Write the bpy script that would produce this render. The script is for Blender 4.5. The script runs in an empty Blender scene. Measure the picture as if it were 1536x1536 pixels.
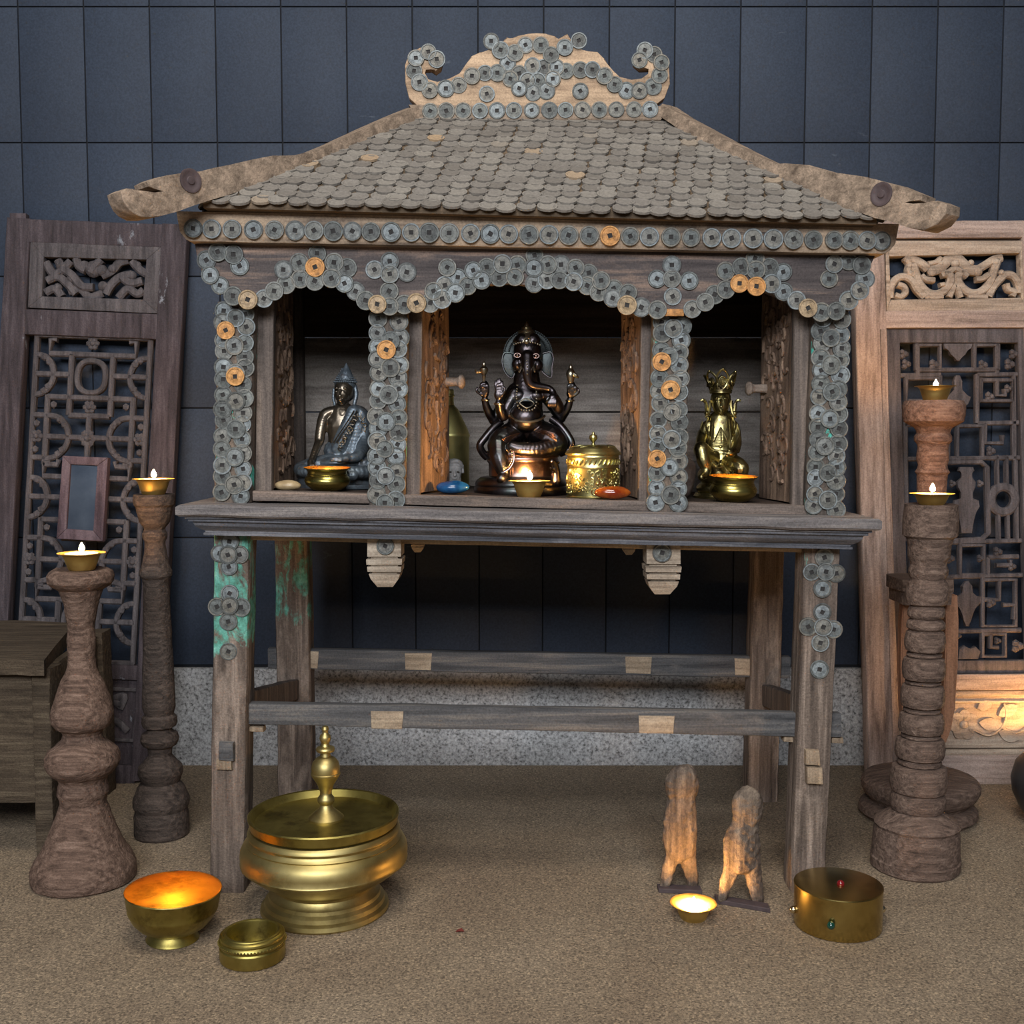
import bpy, bmesh, math, random
from mathutils import Vector, Matrix, noise
random.seed(7)
SC = bpy.context.scene
COL = SC.collection
F = 1690.0                 # focal length in pixels of the 1536 frame
PITCH = math.radians(4.0)  # the camera looks slightly down
CAMZ = 0.70
CP, SP = math.cos(PITCH), math.sin(PITCH)

# ------------------------------------------------------------------ measuring
def ray(px, py):
    u = (px - 768) / F; v = (768 - py) / F
    return Vector((u, CP + v * SP, -SP + v * CP))
def P(px, py, Y):
    """world point seen at a pixel, at distance Y from the camera"""
    d = ray(px, py); return Vector((0, 0, CAMZ)) + d * (Y / d.y)
def G(px, py, z=0.0):
    d = ray(px, py); return Vector((0, 0, CAMZ)) + d * ((z - CAMZ) / d.z)
def onplane(px, py, p0, n):
    d = ray(px, py); o = Vector((0, 0, CAMZ))
    return o + d * ((p0 - o).dot(n) / d.dot(n))
def ppx(p):
    """metres per pixel at a world point"""
    return (p.y * CP - (p.z - CAMZ) * SP) / F
def zat(py, Y):
    return P(768, py, Y).z

# ------------------------------------------------------------------ materials
MATS = {}
def newmat(name):
    m = bpy.data.materials.new(name); m.use_nodes = True
    nt = m.node_tree; b = nt.nodes['Principled BSDF']
    MATS[name] = m
    return m, nt, b
def node(nt, t, **kw):
    n = nt.nodes.new(t)
    for k, v in kw.items():
        if k.startswith('_'): n.inputs[k[1:].replace('_', ' ')].default_value = v
        else: setattr(n, k, v)
    return n
def ramp(nt, fac, stops):
    r = nt.nodes.new('ShaderNodeValToRGB'); e = r.color_ramp.elements
    while len(e) < len(stops): e.new(0.5)
    for el, (p, c) in zip(e, stops):
        el.position = p; el.color = (c[0], c[1], c[2], 1)
    nt.links.new(fac, r.inputs['Fac']); return r.outputs['Color']
def mixc(nt, fac, a, b, blend='MIX'):
    m = nt.nodes.new('ShaderNodeMix'); m.data_type = 'RGBA'; m.blend_type = blend
    for s, v in ((m.inputs[0], fac), (m.inputs[6], a), (m.inputs[7], b)):
        if isinstance(v, (tuple, list)): s.default_value = (v[0], v[1], v[2], 1)
        elif isinstance(v, (int, float)): s.default_value = v
        else: nt.links.new(v, s)
    return m.outputs[2]
def math_(nt, op, a, b=None, c=None, clamp=False):
    m = nt.nodes.new('ShaderNodeMath'); m.operation = op; m.use_clamp = clamp
    for i, v in enumerate((a, b, c)):
        if v is None: continue
        if isinstance(v, (int, float)): m.inputs[i].default_value = v
        else: nt.links.new(v, m.inputs[i])
    return m.outputs[0]
def coords(nt, scale=(1, 1, 1), shift=True, kind='Object'):
    tc = nt.nodes.new('ShaderNodeTexCoord'); mp = nt.nodes.new('ShaderNodeMapping')
    mp.inputs['Scale'].default_value = scale
    nt.links.new(tc.outputs[kind], mp.inputs['Vector'])
    if shift:
        oi = nt.nodes.new('ShaderNodeObjectInfo')
        va = nt.nodes.new('ShaderNodeVectorMath'); va.operation = 'SCALE'
        va.inputs[0].default_value = (7.3, 3.1, 5.7)
        nt.links.new(oi.outputs['Random'], va.inputs['Scale'])
        nt.links.new(va.outputs[0], mp.inputs['Location'])
    return mp.outputs[0]
def nz(nt, vec, scale, detail=5, rough=0.6, dist=0.0):
    n = node(nt, 'ShaderNodeTexNoise', _Scale=scale, _Detail=detail, _Roughness=rough, _Distortion=dist)
    nt.links.new(vec, n.inputs['Vector']); return n.outputs['Fac']
def bump(nt, b, h, strength, dist=0.002):
    n = node(nt, 'ShaderNodeBump', _Strength=strength, _Distance=dist)
    nt.links.new(h, n.inputs['Height']); nt.links.new(n.outputs[0], b.inputs['Normal'])

def wood(name, dark, mid, light, grain='z', rough=0.8, patch=None, bumpk=0.6, freq=1.0, pale=0.5):
    """weathered wood: long grain, blotches of worn pale wood, optional paint flakes"""
    m, nt, b = newmat(name)
    dark, mid, light = [tuple(c * k for c in col) for col, k in ((dark, 0.55), (mid, 0.80), (light, 0.92))]
    s = {'x': (3, 60, 60), 'z': (60, 60, 3), 'y': (60, 3, 60)}[grain]
    v = coords(nt, tuple(k * freq for k in s))
    g = nz(nt, v, 1.3, 6, 0.65, 0.3)
    v2 = coords(nt, {'x': (9, 26, 26), 'z': (26, 26, 9), 'y': (26, 9, 26)}[grain])
    blot = nz(nt, v2, 1.0, 5, 0.6, 0.4)
    c = ramp(nt, g, [(0.28, dark), (0.52, mid), (0.78, light)])
    k = ramp(nt, blot, [(pale, (0, 0, 0)), (pale + 0.12, (1, 1, 1))])
    c = mixc(nt, math_(nt, 'MULTIPLY', k, 0.75), c, mixc(nt, g, mid, light))
    if patch:   # (colour, threshold, scale)
        pv = coords(nt, (1, 1, 0.6)); pn = nz(nt, pv, patch[2], 6, 0.7, 0.3)
        pk = ramp(nt, pn, [(patch[1], (0, 0, 0)), (patch[1] + 0.04, (1, 1, 1))])
        c = mixc(nt, pk, c, patch[0])
    fine = nz(nt, coords(nt), 330, 3, 0.7)
    c = mixc(nt, 0.6, c, ramp(nt, fine, [(0.3, (0.55, 0.55, 0.55)), (0.7, (1.35, 1.35, 1.35))]), 'MULTIPLY')
    nt.links.new(c, b.inputs['Base Color']); b.inputs['Roughness'].default_value = rough
    b.inputs['Specular IOR Level'].default_value = 0.25
    bump(nt, b, math_(nt, 'ADD', g, math_(nt, 'MULTIPLY', fine, 0.5)), bumpk, 0.003)
    return m
def metal(name, c1, c2, rough=0.3, scale=30, metallic=1.0, dirt_dark=None, bumpk=0.0, bscale=300, rvar=0.15):
    m, nt, b = newmat(name)
    v = coords(nt); n = nz(nt, v, scale, 5, 0.6, 0.2)
    c = ramp(nt, n, [(0.35, c1), (0.68, c2)])
    if dirt_dark:
        d = nz(nt, v, scale * 0.6, 6, 0.7)
        c = mixc(nt, ramp(nt, d, [(0.52, (0, 0, 0)), (0.66, (1, 1, 1))]), c, dirt_dark)
    nt.links.new(c, b.inputs['Base Color'])
    b.inputs['Metallic'].default_value = metallic
    nt.links.new(math_(nt, 'ADD', math_(nt, 'MULTIPLY', n, rvar), rough - rvar * 0.5), b.inputs['Roughness'])
    if bumpk: bump(nt, b, nz(nt, v, bscale, 3, 0.6), bumpk, 0.001)
    return m
def plain(name, c1, c2, rough=0.6, scale=40, bumpk=0.2, spec=0.4, bscale=None):
    m, nt, b = newmat(name)
    v = coords(nt); n = nz(nt, v, scale, 6, 0.65, 0.2)
    nt.links.new(ramp(nt, n, [(0.3, c1), (0.7, c2)]), b.inputs['Base Color'])
    b.inputs['Roughness'].default_value = rough; b.inputs['Specular IOR Level'].default_value = spec
    if bumpk: bump(nt, b, nz(nt, v, bscale or scale * 2, 4, 0.6), bumpk, 0.002)
    return m
def emit(name, col, strength):
    m, nt, b = newmat(name)
    b.inputs['Base Color'].default_value = (col[0], col[1], col[2], 1)
    b.inputs['Emission Color'].default_value = (col[0], col[1], col[2], 1)
    b.inputs['Emission Strength'].default_value = strength
    return m

# ------------------------------------------------------------------ objects
def thing(name, label, cat, loc=(0, 0, 0), group=None):
    o = bpy.data.objects.new(name, None); COL.objects.link(o)
    o.location = Vector(loc); o.empty_display_size = 0.05
    o['label'] = label; o['category'] = cat
    if group: o['group'] = group
    return o
def rootloc(o):
    while o.parent is not None: o = o.parent
    return Vector(o.location) if o.type == 'EMPTY' else Vector((0, 0, 0))
def obj(name, bm, mat, parent=None, smooth=True, angle=40, label=None, kind=None):
    """link a bmesh (world coordinates) as one mesh object"""
    bmesh.ops.recalc_face_normals(bm, faces=bm.faces[:])
    if parent is not None:
        bmesh.ops.translate(bm, vec=-rootloc(parent), verts=bm.verts[:])
    me = bpy.data.meshes.new(name); bm.to_mesh(me); bm.free()
    me.materials.append(MATS[mat] if isinstance(mat, str) else mat)
    if smooth:
        for p in me.polygons: p.use_smooth = True
        me.set_sharp_from_angle(angle=math.radians(angle))
    o = bpy.data.objects.new(name, me); COL.objects.link(o)
    if parent is not None: o.parent = parent
    if label: o['label'] = label
    if kind: o['kind'] = kind
    return o
def single(name, bm, mat, label, cat, loc=None, group=None, **kw):
    """a thing that is one mesh, its origin at loc"""
    loc = Vector(loc or (0, 0, 0)); bmesh.ops.translate(bm, vec=-loc, verts=bm.verts[:])
    o = obj(name, bm, mat, **kw); o.location = loc
    o['label'] = label; o['category'] = cat
    if group: o['group'] = group
    return o
def struct(name, bm, mat, **kw):
    o = obj(name, bm, mat, **kw); o['kind'] = 'structure'; return o

# ------------------------------------------------------------------ shapes
BM = bmesh.new
def box(bm, lo, hi, bev=0.0):
    lo, hi = Vector(lo), Vector(hi)
    r = bmesh.ops.create_cube(bm, size=1)
    vs = r['verts']
    bmesh.ops.scale(bm, vec=hi - lo, verts=vs); bmesh.ops.translate(bm, vec=(lo + hi) / 2, verts=vs)
    if bev:
        es = list({e for v in vs for e in v.link_edges})
        bmesh.ops.bevel(bm, geom=es, offset=bev, segments=2, affect='EDGES', profile=0.5)
def loft(bm, rings, closed=True, cap=True):
    R = [[bm.verts.new(p) for p in r] for r in rings]
    n = len(R[0])
    for a, b in zip(R, R[1:]):
        for i in range(n if closed else n - 1):
            j = (i + 1) % n
            try: bm.faces.new((a[i], a[j], b[j], b[i]))
            except ValueError: pass
    if cap:
        for r in (R[0], R[-1]):
            try: bm.faces.new(r)
            except ValueError: pass
    return R
def jitter(bm, amp, freq, seed=0.0, verts=None):
    for v in (verts or bm.verts):
        q = v.co * freq + Vector((seed, seed * 1.7, -seed))
        v.co += Vector((noise.noise(q), noise.noise(q + Vector((31, 7, 3))), noise.noise(q + Vector((5, 47, 11))))) * amp
def beam(bm, q0, q1, n=10, bev=0.12, amp=0.0012, freq=30, mid=None):
    """a four sided timber from quad q0 to quad q1 with eased arrises and a rough surface"""
    def ring(q):
        out = []
        for i in range(4):
            a, p, b = q[i - 1], q[i], q[(i + 1) % 4]
            out += [p + (a - p) * bev, p + ((a - p) + (b - p)) * bev * 0.28, p + (b - p) * bev]
            for k in (0.33, 0.66): out.append(p + (b - p) * k)
        return out
    q0 = [Vector(p) for p in q0]; q1 = [Vector(p) for p in q1]
    a, b = ring(q0), ring(q1)
    rings = [[p.lerp(r, i / n) for p, r in zip(a, b)] for i in range(n + 1)]
    st = len(bm.verts)
    R = loft(bm, rings)
    if amp: jitter(bm, amp, freq, q0[0].x * 9, [v for r in R for v in r])
def prism(bm, pts, vec, bev=0.0, segs=2):
    """solid with outline pts, swept along vec"""
    vec = Vector(vec)
    a = [bm.verts.new(p) for p in pts]; b = [bm.verts.new(Vector(p) + vec) for p in pts]
    n = len(a); fa = bm.faces.new(a); fb = bm.faces.new(b[::-1])
    for i in range(n): bm.faces.new((a[i], b[i], b[(i + 1) % n], a[(i + 1) % n]))
    if bev:
        es = list(fa.edges)
        bmesh.ops.bevel(bm, geom=es, offset=bev, segments=segs, affect='EDGES', profile=0.5, clamp_overlap=True)
def lathe(bm, prof, B, T=None, segs=48, rough=0.0, freq=40, sx=1.0, sy=1.0):
    """prof: (radius, height) pairs; axis from B, leaning to T (T is one unit of height away if given)"""
    B = Vector(B); up = (Vector(T) - B).normalized() if T is not None else Vector((0, 0, 1))
    x = Vector((1, 0, 0)); x = (x - up * x.dot(up)).normalized(); y = up.cross(x)
    rings = []
    for r, h in prof:
        r = max(r, 1e-5)
        rings.append([B + up * h + (x * math.cos(t) * sx + y * math.sin(t) * sy) * r
                      for t in (2 * math.pi * k / segs for k in range(segs))])
    R = loft(bm, rings)
    if rough: jitter(bm, rough, freq, B.x * 5, [v for r in R for v in r])
    return R
def tube(bm, pts, rad, segs=10, flat=None, cap=True):
    """round bar along pts; rad a number or one per point; flat=(k, axis) squashes it"""
    pts = [Vector(p) for p in pts]; n = len(pts)
    rad = [rad] * n if isinstance(rad, (int, float)) else rad
    rings = []; up = None
    for i, p in enumerate(pts):
        t = (pts[min(i + 1, n - 1)] - pts[max(i - 1, 0)]).normalized()
        if up is None:
            up = Vector((0, 0, 1)) if abs(t.z) < 0.9 else Vector((0, 1, 0))
        a = (up - t * up.dot(t)).normalized(); b = t.cross(a); up = a
        rings.append([p + (a * math.cos(w) + b * math.sin(w)) * rad[i] for w in (2 * math.pi * k / segs for k in range(segs))])
    loft(bm, rings, cap=cap)
def ball(bm, c, r, sub=2):
    if isinstance(r, (int, float)): r = (r, r, r)
    q = bmesh.ops.create_icosphere(bm, subdivisions=sub, radius=1)
    bmesh.ops.scale(bm, vec=Vector(r), verts=q['verts']); bmesh.ops.translate(bm, vec=Vector(c), verts=q['verts'])
    return q['verts']
def smooth_path(pts, k=6):
    pts = [Vector(p) for p in pts]; out = []
    for i in range(len(pts) - 1):
        p0 = pts[max(i - 1, 0)]; p1 = pts[i]; p2 = pts[i + 1]; p3 = pts[min(i + 2, len(pts) - 1)]
        for j in range(k):
            t = j / k
            out.append(0.5 * ((2 * p1) + (p2 - p0) * t + (2 * p0 - 5 * p1 + 4 * p2 - p3) * t * t + (3 * p1 - p0 - 3 * p2 + p3) * t ** 3))
    out.append(pts[-1]); return out
def strip(bm, pts, w, d, n, close=False):
    """flat carved bar: follows pts, w wide across them, d deep along the normal n"""
    pts = [Vector(p) for p in pts]; n = Vector(n).normalized(); m = len(pts); rings = []
    for i, p in enumerate(pts):
        if close: t = pts[(i + 1) % m] - pts[i - 1]
        else: t = pts[min(i + 1, m - 1)] - pts[max(i - 1, 0)]
        s = t.normalized().cross(n).normalized() * (w / 2)
        e = 0.22
        rings.append([p - s, p - s * (1 - e) * 1.0 - n * d * 0.3 * 0 + n * 0, p + s, p + s + n * d * 0.75, p + s * 0.55 + n * d, p - s * 0.55 + n * d, p - s + n * d * 0.75])
    if close: rings.append(rings[0])
    loft(bm, rings, cap=not close)

class Clay:
    """modelled body: many overlapping balls fused into one skin"""
    def __init__(s, Y): s.bm = BM(); s.Y = Y
    def pt(s, px, py, dy=0.0): return P(px, py, s.Y + dy)
    def b(s, px, py, dy, rx, ry=None, rz=None):
        """ball: half width, half height, half depth in pixels"""
        c = s.pt(px, py, dy); k = ppx(c)
        ball(s.bm, c, (rx * k, (rz or rx) * k, (ry or rx) * k), 3 if rx > 12 else 2)
    def limb(s, pts, k=5, flat=1.0):
        """chain of (px, py, dy, radius px)"""
        V = [Vector((a, b, c * 1000)) for a, b, c, r in pts]; R = [r for *_, r in pts]
        Q = smooth_path(V, k); m = len(Q) - 1
        for i, q in enumerate(Q):
            t = i / m * (len(R) - 1); j = min(int(t), len(R) - 2); r = R[j] + (R[j + 1] - R[j]) * (t - j)
            c = s.pt(q.x, q.y, q.z / 1000); kk = ppx(c)
            ball(s.bm, c, (r * kk, r * kk * flat, r * kk), 2)
    def lathe(s, prof, cx, dy=0.0, sy=1.0):
        """prof: (py, half width px), upright turned solid"""
        pr = []
        for py, r in prof:
            c = s.pt(cx, py, dy); pr.append((r * ppx(c), c.z))
        x = s.pt(cx, prof[0][0], dy)
        lathe(s.bm, [(r, z) for r, z in pr], (x.x, s.Y + dy, 0), segs=40, sy=sy)
    def done(s, voxel, smooth=3, fac=0.5):
        me = bpy.data.meshes.new('clay'); bmesh.ops.recalc_face_normals(s.bm, faces=s.bm.faces[:])
        s.bm.to_mesh(me); s.bm.free()
        o = bpy.data.objects.new('clay', me); COL.objects.link(o)
        md = o.modifiers.new('r', 'REMESH'); md.mode = 'VOXEL'; md.voxel_size = voxel
        if smooth:
            ms = o.modifiers.new('s', 'SMOOTH'); ms.iterations = smooth; ms.factor = fac
        dg = bpy.context.evaluated_depsgraph_get(); ev = o.evaluated_get(dg); m2 = bpy.data.meshes.new_from_object(ev)
        bm = BM(); bm.from_mesh(m2)
        bpy.data.objects.remove(o); bpy.data.meshes.remove(me); bpy.data.meshes.remove(m2)
        return bm

def coin_bm(R=0.0139, th=0.0022, segs=28, c=(0, 0, 0), nrm=None):
    """old round coin with a square hole and raised rims, facing -Y"""
    bm = BM(); rings = []
    def sq(h, y):
        out = []
        for k in range(segs):
            a = 2 * math.pi * (k + 0.5) / segs; ca, sa = math.cos(a), math.sin(a); m = max(abs(ca), abs(sa))
            out.append(Vector((ca / m * h, y, sa / m * h)))
        return out
    def ci(r, y): return [Vector((math.cos(2 * math.pi * (k + 0.5) / segs) * r, y, math.sin(2 * math.pi * (k + 0.5) / segs) * r)) for k in range(segs)]
    rings = [sq(R * 0.235, -th * 0.4), sq(R * 0.235, -th), sq(R * 0.31, -th), ci(R * 0.46, -th * 0.62), ci(R * 0.78, -th * 0.62), ci(R * 0.84, -th), ci(R * 0.97, -th), ci(R, -th * 0.7), ci(R, 0)]
    Rg = loft(bm, rings, cap=False)
    bm.faces.new(Rg[0][::-1]).material_index = 1   # dark face closing the hole
    return bm
COIN_ME = None
def coin_mesh():
    global COIN_ME
    if COIN_ME is None:
        bm = coin_bm(); COIN_ME = bpy.data.meshes.new('coin'); bmesh.ops.recalc_face_normals(bm, faces=bm.faces[:]); bm.to_mesh(COIN_ME); bm.free()
        for p in COIN_ME.polygons: p.use_smooth = True
        COIN_ME.set_sharp_from_angle(angle=math.radians(35)); COIN_ME.materials.append(MATS['coin']); COIN_ME.materials.append(MATS['dirt_dark'])
    return COIN_ME
def coin_matrix(p, r=1.0, tilt=0.10):
    return (Matrix.Translation(p) @ Matrix.Rotation(random.uniform(-tilt, tilt), 4, 'X') @ Matrix.Rotation(random.uniform(-tilt, tilt), 4, 'Z')
            @ Matrix.Rotation(random.uniform(-0.5, 0.5), 4, 'Y') @ Matrix.Scale(r, 4))
# ------------------------------------------------------------------ the materials of the place
def make_materials():
    # aged coins: grey green patina, slightly different from coin to coin
    for nm, stops in (('coin', [(0.0, (0.072, 0.074, 0.070)), (0.3, (0.115, 0.126, 0.122)), (0.55, (0.165, 0.152, 0.128)), (0.8, (0.152, 0.170, 0.175)), (1.0, (0.21, 0.235, 0.245))]),
                      ('coin_orange', [(0.0, (0.42, 0.19, 0.055)), (1.0, (0.50, 0.26, 0.09))]), ('coin_tan', [(0.0, (0.27, 0.19, 0.105)), (1.0, (0.33, 0.24, 0.15))])):
        m, nt, b = newmat(nm)
        oi = nt.nodes.new('ShaderNodeObjectInfo'); ge = nt.nodes.new('ShaderNodeNewGeometry')
        f = math_(nt, 'FRACT', math_(nt, 'ADD', oi.outputs['Random'], math_(nt, 'MULTIPLY', ge.outputs['Random Per Island'], 3.7)))
        c = ramp(nt, f, stops)
        n = nz(nt, coords(nt), 160, 5, 0.7)
        c = mixc(nt, 0.8, c, ramp(nt, n, [(0.32, (0.35, 0.35, 0.35)), (0.68, (1.6, 1.57, 1.5))]), 'MULTIPLY')
        nt.links.new(c, b.inputs['Base Color']); b.inputs['Roughness'].default_value = 0.55
        b.inputs['Metallic'].default_value = 0.25
        bump(nt, b, nz(nt, coords(nt), 420, 4, 0.7), 0.5, 0.0015)
    # dusty roof coins
    m, nt, b = newmat('roof_coins')
    ge = nt.nodes.new('ShaderNodeNewGeometry')
    c = ramp(nt, ge.outputs['Random Per Island'], [(0.0, (0.135, 0.117, 0.098)), (0.5, (0.165, 0.146, 0.125)), (0.97, (0.20, 0.178, 0.15)), (1.0, (0.32, 0.22, 0.13))])
    n = nz(nt, coords(nt), 240, 5, 0.7)
    c = mixc(nt, 0.7, c, ramp(nt, n, [(0.3, (0.6, 0.6, 0.6)), (0.7, (1.3, 1.3, 1.3))]), 'MULTIPLY')
    nt.links.new(c, b.inputs['Base Color']); b.inputs['Roughness'].default_value = 0.9
    bump(nt, b, n, 0.4, 0.001)

    wood('shaded_roof_wood', (0.07, 0.046, 0.026), (0.12, 0.082, 0.05), (0.2, 0.14, 0.09), 'x', pale=0.6)  # dark tone holds the shade below the overhanging roof coins
    wood('hip_wood', (0.15, 0.105, 0.075), (0.29, 0.215, 0.155), (0.48, 0.35, 0.25), 'x', pale=0.55)
    wood('crest_wood', (0.22, 0.14, 0.09), (0.45, 0.31, 0.20), (0.66, 0.47, 0.31), 'x', pale=0.45)
    wood('fascia_wood', (0.05, 0.042, 0.045), (0.27, 0.20, 0.145), (0.62, 0.45, 0.30), 'x', pale=0.42)
    wood('valance_wood', (0.075, 0.062, 0.062), (0.12, 0.098, 0.092), (0.44, 0.29, 0.205), 'x', pale=0.54)
    wood('pillar_wood', (0.06, 0.05, 0.045), (0.14, 0.11, 0.09), (0.28, 0.20, 0.14), 'z', patch=((0.10, 0.52, 0.42), 0.60, 30))
    wood('shelf_wood', (0.085, 0.078, 0.08), (0.19, 0.17, 0.165), (0.36, 0.31, 0.27), 'x', pale=0.6, bumpk=0.9)
    wood('sill_wood', (0.10, 0.075, 0.06), (0.21, 0.165, 0.14), (0.42, 0.28, 0.19), 'x', pale=0.6, bumpk=0.8)
    wood('mould_wood', (0.06, 0.062, 0.072), (0.135, 0.135, 0.15), (0.33, 0.31, 0.31), 'x', pale=0.62)
    wood('pale_wood', (0.25, 0.18, 0.12), (0.43, 0.33, 0.23), (0.60, 0.48, 0.34), 'x', pale=0.5)
    wood('pendant_wood', (0.20, 0.15, 0.11), (0.45, 0.36, 0.27), (0.66, 0.56, 0.44), 'x', pale=0.45)
    wood('rail_wood', (0.06, 0.06, 0.064), (0.12, 0.116, 0.116), (0.26, 0.22, 0.18), 'x', pale=0.60)
    wood('door_wood', (0.07, 0.045, 0.034), (0.23, 0.15, 0.105), (0.50, 0.34, 0.23), 'z', pale=0.5, bumpk=1.0)
    wood('stile_wood', (0.075, 0.06, 0.052), (0.165, 0.13, 0.11), (0.30, 0.23, 0.18), 'z', pale=0.6)
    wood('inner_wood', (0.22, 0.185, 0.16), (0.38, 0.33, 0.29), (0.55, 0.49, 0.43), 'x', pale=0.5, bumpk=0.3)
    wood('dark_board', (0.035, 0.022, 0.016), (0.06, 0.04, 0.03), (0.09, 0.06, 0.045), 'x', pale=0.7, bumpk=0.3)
    wood('knob_wood', (0.14, 0.10, 0.08), (0.29, 0.22, 0.17), (0.42, 0.32, 0.25), 'x')
    wood('peg_wood', (0.17, 0.12, 0.08), (0.34, 0.25, 0.17), (0.52, 0.40, 0.27), 'z')
    # legs with flaking green paint on their upper part
    for nm, lo, hi, th in (('leg_green', 0.31, 0.40, 0.45), ('leg_flecked', 0.33, 0.42, 0.64), ('leg_back_green', 0.28, 0.36, 0.49)):
        m = wood(nm, (0.085, 0.062, 0.05), (0.20, 0.15, 0.118), (0.50, 0.39, 0.31), 'z', pale=0.54, bumpk=1.0)
        nt = m.node_tree; b = nt.nodes['Principled BSDF']
        old = b.inputs['Base Color'].links[0].from_socket
        tc = nt.nodes.new('ShaderNodeTexCoord'); sx = nt.nodes.new('ShaderNodeSeparateXYZ')
        nt.links.new(tc.outputs['Object'], sx.inputs[0])
        pn = nz(nt, coords(nt, (1, 1, 0.45)), 34, 7, 0.7, 0.5)
        edge = math_(nt, 'MULTIPLY', math_(nt, 'SUBTRACT', sx.outputs['Z'], lo), 1.0 / (hi - lo), clamp=True)
        k = math_(nt, 'MULTIPLY', math_(nt, 'SUBTRACT', math_(nt, 'ADD', pn, math_(nt, 'MULTIPLY', math_(nt, 'SUBTRACT', edge, 1.0), 0.5)), th), 12.0, clamp=True)
        g = ramp(nt, nz(nt, coords(nt), 60, 5, 0.7), [(0.32, (0.07, 0.17, 0.12)), (0.52, (0.12, 0.36, 0.28)), (0.72, (0.26, 0.55, 0.45))])
        nt.links.new(mixc(nt, k, old, g), b.inputs['Base Color'])
    # columns and furniture
    wood('column_brown', (0.085, 0.05, 0.036), (0.19, 0.118, 0.085), (0.33, 0.22, 0.165), 'x', pale=0.6, bumpk=1.0, freq=2.0)
    wood('column_dark', (0.04, 0.03, 0.025), (0.092, 0.068, 0.055), (0.17, 0.125, 0.10), 'x', pale=0.62, bumpk=1.0, freq=2.0)
    wood('column_grey', (0.085, 0.056, 0.042), (0.185, 0.122, 0.092), (0.31, 0.22, 0.168), 'x', pale=0.6, bumpk=1.0, freq=2.0)
    wood('column_red', (0.12, 0.06, 0.04), (0.24, 0.135, 0.095), (0.38, 0.24, 0.175), 'x', pale=0.6, bumpk=1.0, freq=2.0)
    wood('bench_wood', (0.05, 0.035, 0.022), (0.095, 0.068, 0.044), (0.17, 0.13, 0.085), 'x', pale=0.6, bumpk=1.0, freq=1.6)
    wood('plum_wood', (0.042, 0.033, 0.036), (0.072, 0.056, 0.062), (0.125, 0.10, 0.108), 'z', pale=0.62, patch=((0.20, 0.21, 0.235), 0.645, 12))
    wood('lattice_wood', (0.06, 0.052, 0.054), (0.10, 0.087, 0.09), (0.16, 0.14, 0.14), 'z', pale=0.62, bumpk=0.4)
    wood('pink_wood', (0.22, 0.15, 0.12), (0.42, 0.315, 0.265), (0.58, 0.45, 0.38), 'z', pale=0.58)
    wood('pink_wood_rail', (0.22, 0.15, 0.12), (0.42, 0.315, 0.265), (0.58, 0.45, 0.38), 'x', pale=0.58)
    wood('cream_carving', (0.28, 0.20, 0.14), (0.46, 0.355, 0.27), (0.60, 0.49, 0.38), 'x', pale=0.55, bumpk=0.3)
    wood('grey_lattice', (0.065, 0.055, 0.058), (0.115, 0.098, 0.10), (0.18, 0.155, 0.155), 'z', pale=0.62, bumpk=0.4)
    wood('candlelit_strut', (0.25, 0.115, 0.06), (0.37, 0.18, 0.10), (0.46, 0.25, 0.15), 'z', pale=0.6, bumpk=0.2, rough=0.6)  # orange tone carries the candle glow that falls on the strut
    wood('figure_wood', (0.06, 0.043, 0.034), (0.15, 0.112, 0.085), (0.33, 0.25, 0.18), 'z', pale=0.55, bumpk=1.0)
    wood('mirror_wood', (0.07, 0.042, 0.05), (0.12, 0.078, 0.09), (0.18, 0.13, 0.14), 'z', bumpk=0.2, rough=0.6)
    plain('base_strip', (0.05, 0.035, 0.036), (0.085, 0.06, 0.06), 0.6, 60)
    # metals
    metal('brass_pot', (0.36, 0.28, 0.105), (0.52, 0.42, 0.18), 0.47, 14, dirt_dark=(0.24, 0.18, 0.07))
    metal('brass_old', (0.30, 0.24, 0.065), (0.44, 0.36, 0.11), 0.42, 24, dirt_dark=(0.16, 0.12, 0.04))
    metal('brass_bowl', (0.36, 0.30, 0.085), (0.54, 0.45, 0.14), 0.28, 20)
    metal('brass_bright', (0.55, 0.42, 0.12), (0.70, 0.56, 0.20), 0.22, 20)
    metal('brass_cup', (0.60, 0.42, 0.13), (0.74, 0.54, 0.19), 0.5, 30)
    metal('brass_inside', (0.88, 0.58, 0.14), (0.96, 0.68, 0.20), 0.34, 26, dirt_dark=(0.62, 0.33, 0.07))
    metal('brass_box', (0.36, 0.265, 0.085), (0.52, 0.40, 0.14), 0.25, 16, dirt_dark=(0.27, 0.19, 0.06))
    metal('brass_embossed', (0.40, 0.36, 0.15), (0.56, 0.50, 0.22), 0.34, 30, dirt_dark=(0.19, 0.18, 0.08))
    metal('brass_flask', (0.46, 0.42, 0.16), (0.62, 0.56, 0.24), 0.42, 16)
    metal('gilt', (0.30, 0.245, 0.095), (0.50, 0.42, 0.19), 0.34, 60, dirt_dark=(0.07, 0.05, 0.028), bumpk=0.3, bscale=200)
    metal('black_bronze', (0.050, 0.042, 0.045), (0.092, 0.078, 0.08), 0.33, 30, dirt_dark=(0.07, 0.085, 0.08), bumpk=0.15, bscale=240)
    metal('brown_bronze', (0.17, 0.11, 0.095), (0.27, 0.19, 0.165), 0.30, 30, dirt_dark=(0.10, 0.065, 0.06), bumpk=0.1)
    metal('dull_bronze', (0.035, 0.04, 0.04), (0.065, 0.075, 0.075), 0.5, 60, metallic=0.8, bumpk=0.4, bscale=260)
    metal('worn_bronze', (0.32, 0.28, 0.20), (0.46, 0.41, 0.31), 0.30, 40)
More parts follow.
